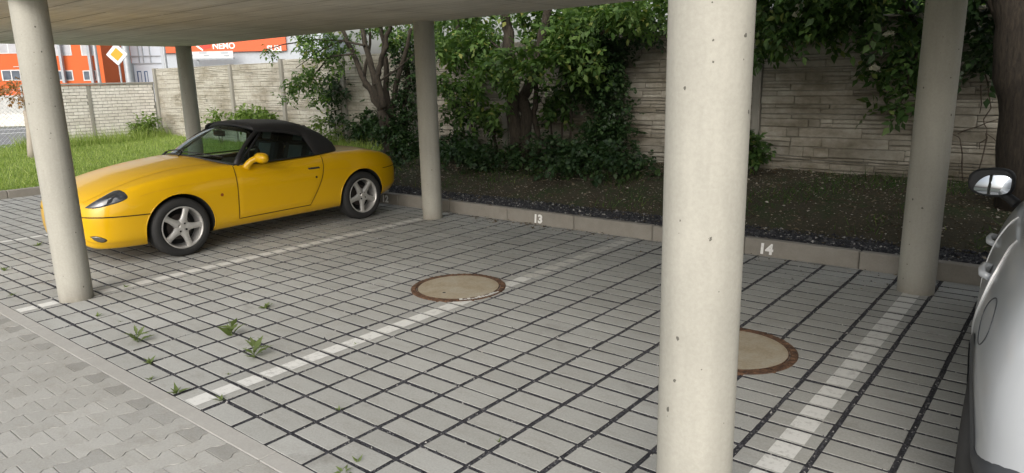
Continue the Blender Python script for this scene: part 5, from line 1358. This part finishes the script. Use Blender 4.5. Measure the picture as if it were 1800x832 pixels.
# --- weeds in the paving joints
W = [(222, 505, .10, 7, 'small weed tuft on the bay line right of the left column'), (68, 432, .16, 10, 'weed tuft on the white line in front of the car number plate'), (20, 520, .12, 7, 'weed at the left frame edge by the edging strip'), (8, 476, .13, 7, 'faded weed in the far left paving joint'),
     (172, 556, .11, 5, 'tiny upright weed below the left column base'), (243, 602, .24, 8, 'tall ragged weed with pale stalk, nearest to the left column base'), (264, 638, .12, 8, 'small spiky weed between the ragged weed and the edging strip'), (264, 668, .09, 6, 'tiny weed at the edging strip, leftmost in its row'),
     (310, 692, .16, 7, 'weed at the edging strip beside the second bay line'), (408, 590, .26, 7, 'broad leaved bright green weed in the middle of the paving'), (447, 628, .28, 9, 'largest weed, dark serrated dandelion leaves in the paving'), (467, 542, .17, 8, 'pale yellowish weed farthest back in the empty bay'),
     (388, 704, .12, 8, 'small weed growing on the second bay line end'), (402, 658, .07, 4, 'tiny seedling above the second bay line'), (596, 720, .07, 5, 'flat little green seedling right of the second bay line'), (877, 777, .09, 4, 'single bright seedling near the bottom centre'),
     (604, 830, .13, 5, 'pale dry weed stalk at the bottom frame edge'), (628, 812, .11, 3, 'two leaf bright green sprout at the bottom frame edge'), (212, 566, .08, 4, 'tiny seedling left of the tall ragged weed'), (625, 606, .06, 3, 'minute seedling on the white bay line')]
for i, (px, py, s, n, lab) in enumerate(W):
    q = at_z(px, py, 0); o = empty('weed', (q[0], q[1], -.006), random.uniform(0, 6.28)); tag(o, lab, 'weed', 'weeds in the paving joints')
    s *= .66; st = MB(); nl = n; tall = s > .15
    P = []; D = []; U = []; S = []
    for k in range(nl):
        a = 2.4*k+random.uniform(-.3, .3); el_ = random.uniform(.25, 1.1) if not (px in (628, 877)) else random.uniform(.8, 1.2)
        h = s*.45*k/nl if tall else 0
        P.append((0, 0, h)); D.append((math.cos(a)*math.cos(el_), math.sin(a)*math.cos(el_), math.sin(el_))); U.append((0, 0, 1.)); S.append(s*random.uniform(.45, .8))
    if px in (447, 243, 467):     # serrated leaves: side lobes along each leaf
        for k in range(nl):
            d = unit(np.array(D[k])); sd = unit(np.cross(d, [0, 0, 1.]))
            for t in (.3, .5, .7):
                for sg in (-1, 1): P.append(tuple(np.array(P[k])+d*S[k]*t)); D.append(tuple(d*.5+sd*sg)); U.append((0, 0, 1.)); S.append(S[k]*.24)
    if tall or s > .12: st.tube([(0, 0, -.01), (.005, .004, s*.3), (.012, -.004, s*.75)], [.0035, .003, .002], 5); st.build('stem', MAT['leaf_weed'], o)
    V, F = leaves_arrays(np.array(P, float), np.array(D, float), np.array(U, float)+RNG.normal(size=(len(P), 3))*.2, np.array(S, float), .52 if px != 408 else .8)
    np_mesh('leaves', V, F, MAT['leaf_weed'], o)
# ================================================================== LIGHT
SUN_EL = 34
sd_ = Vector((.38, -.80, 0)).normalized()*math.cos(R(SUN_EL))+Vector((0, 0, math.sin(R(SUN_EL))))   # towards the sun
w = bpy.data.worlds.new('World'); SC.world = w; w.use_nodes = True; nt = w.node_tree
bg = nt.nodes['Background']; sky = nt.nodes.new('ShaderNodeTexSky'); sky.sky_type = 'NISHITA'; sky.sun_disc = False
sky.sun_elevation = R(SUN_EL); sky.sun_rotation = math.atan2(sd_.x, sd_.y); sky.dust_density = 5; sky.air_density = 1.2; sky.ozone_density = .6
hs = nt.nodes.new('ShaderNodeHueSaturation'); hs.inputs['Saturation'].default_value = .35
nt.links.new(sky.outputs[0], hs.inputs['Color']); nt.links.new(hs.outputs[0], bg.inputs['Color']); bg.inputs['Strength'].default_value = .15
sun = bpy.data.lights.new('sun', 'SUN'); sun.energy = .60; sun.angle = R(60); sun.color = (1, .98, .94)
so = bpy.data.objects.new('sun', sun); COL.objects.link(so); so.rotation_euler = sd_.to_track_quat('Z', 'Y').to_euler(); so.location = (-10, -10, 20)
SC.view_settings.view_transform = 'Standard'; SC.view_settings.look = 'None'; SC.view_settings.gamma = 1; SC.view_settings.exposure = .56
SC.render.engine = 'CYCLES'; SC.cycles.max_bounces = 8; SC.cycles.diffuse_bounces = 5; SC.cycles.transparent_max_bounces = 12; SC.cycles.use_denoising = True
SC.cycles.caustics_reflective = False; SC.cycles.caustics_refractive = False
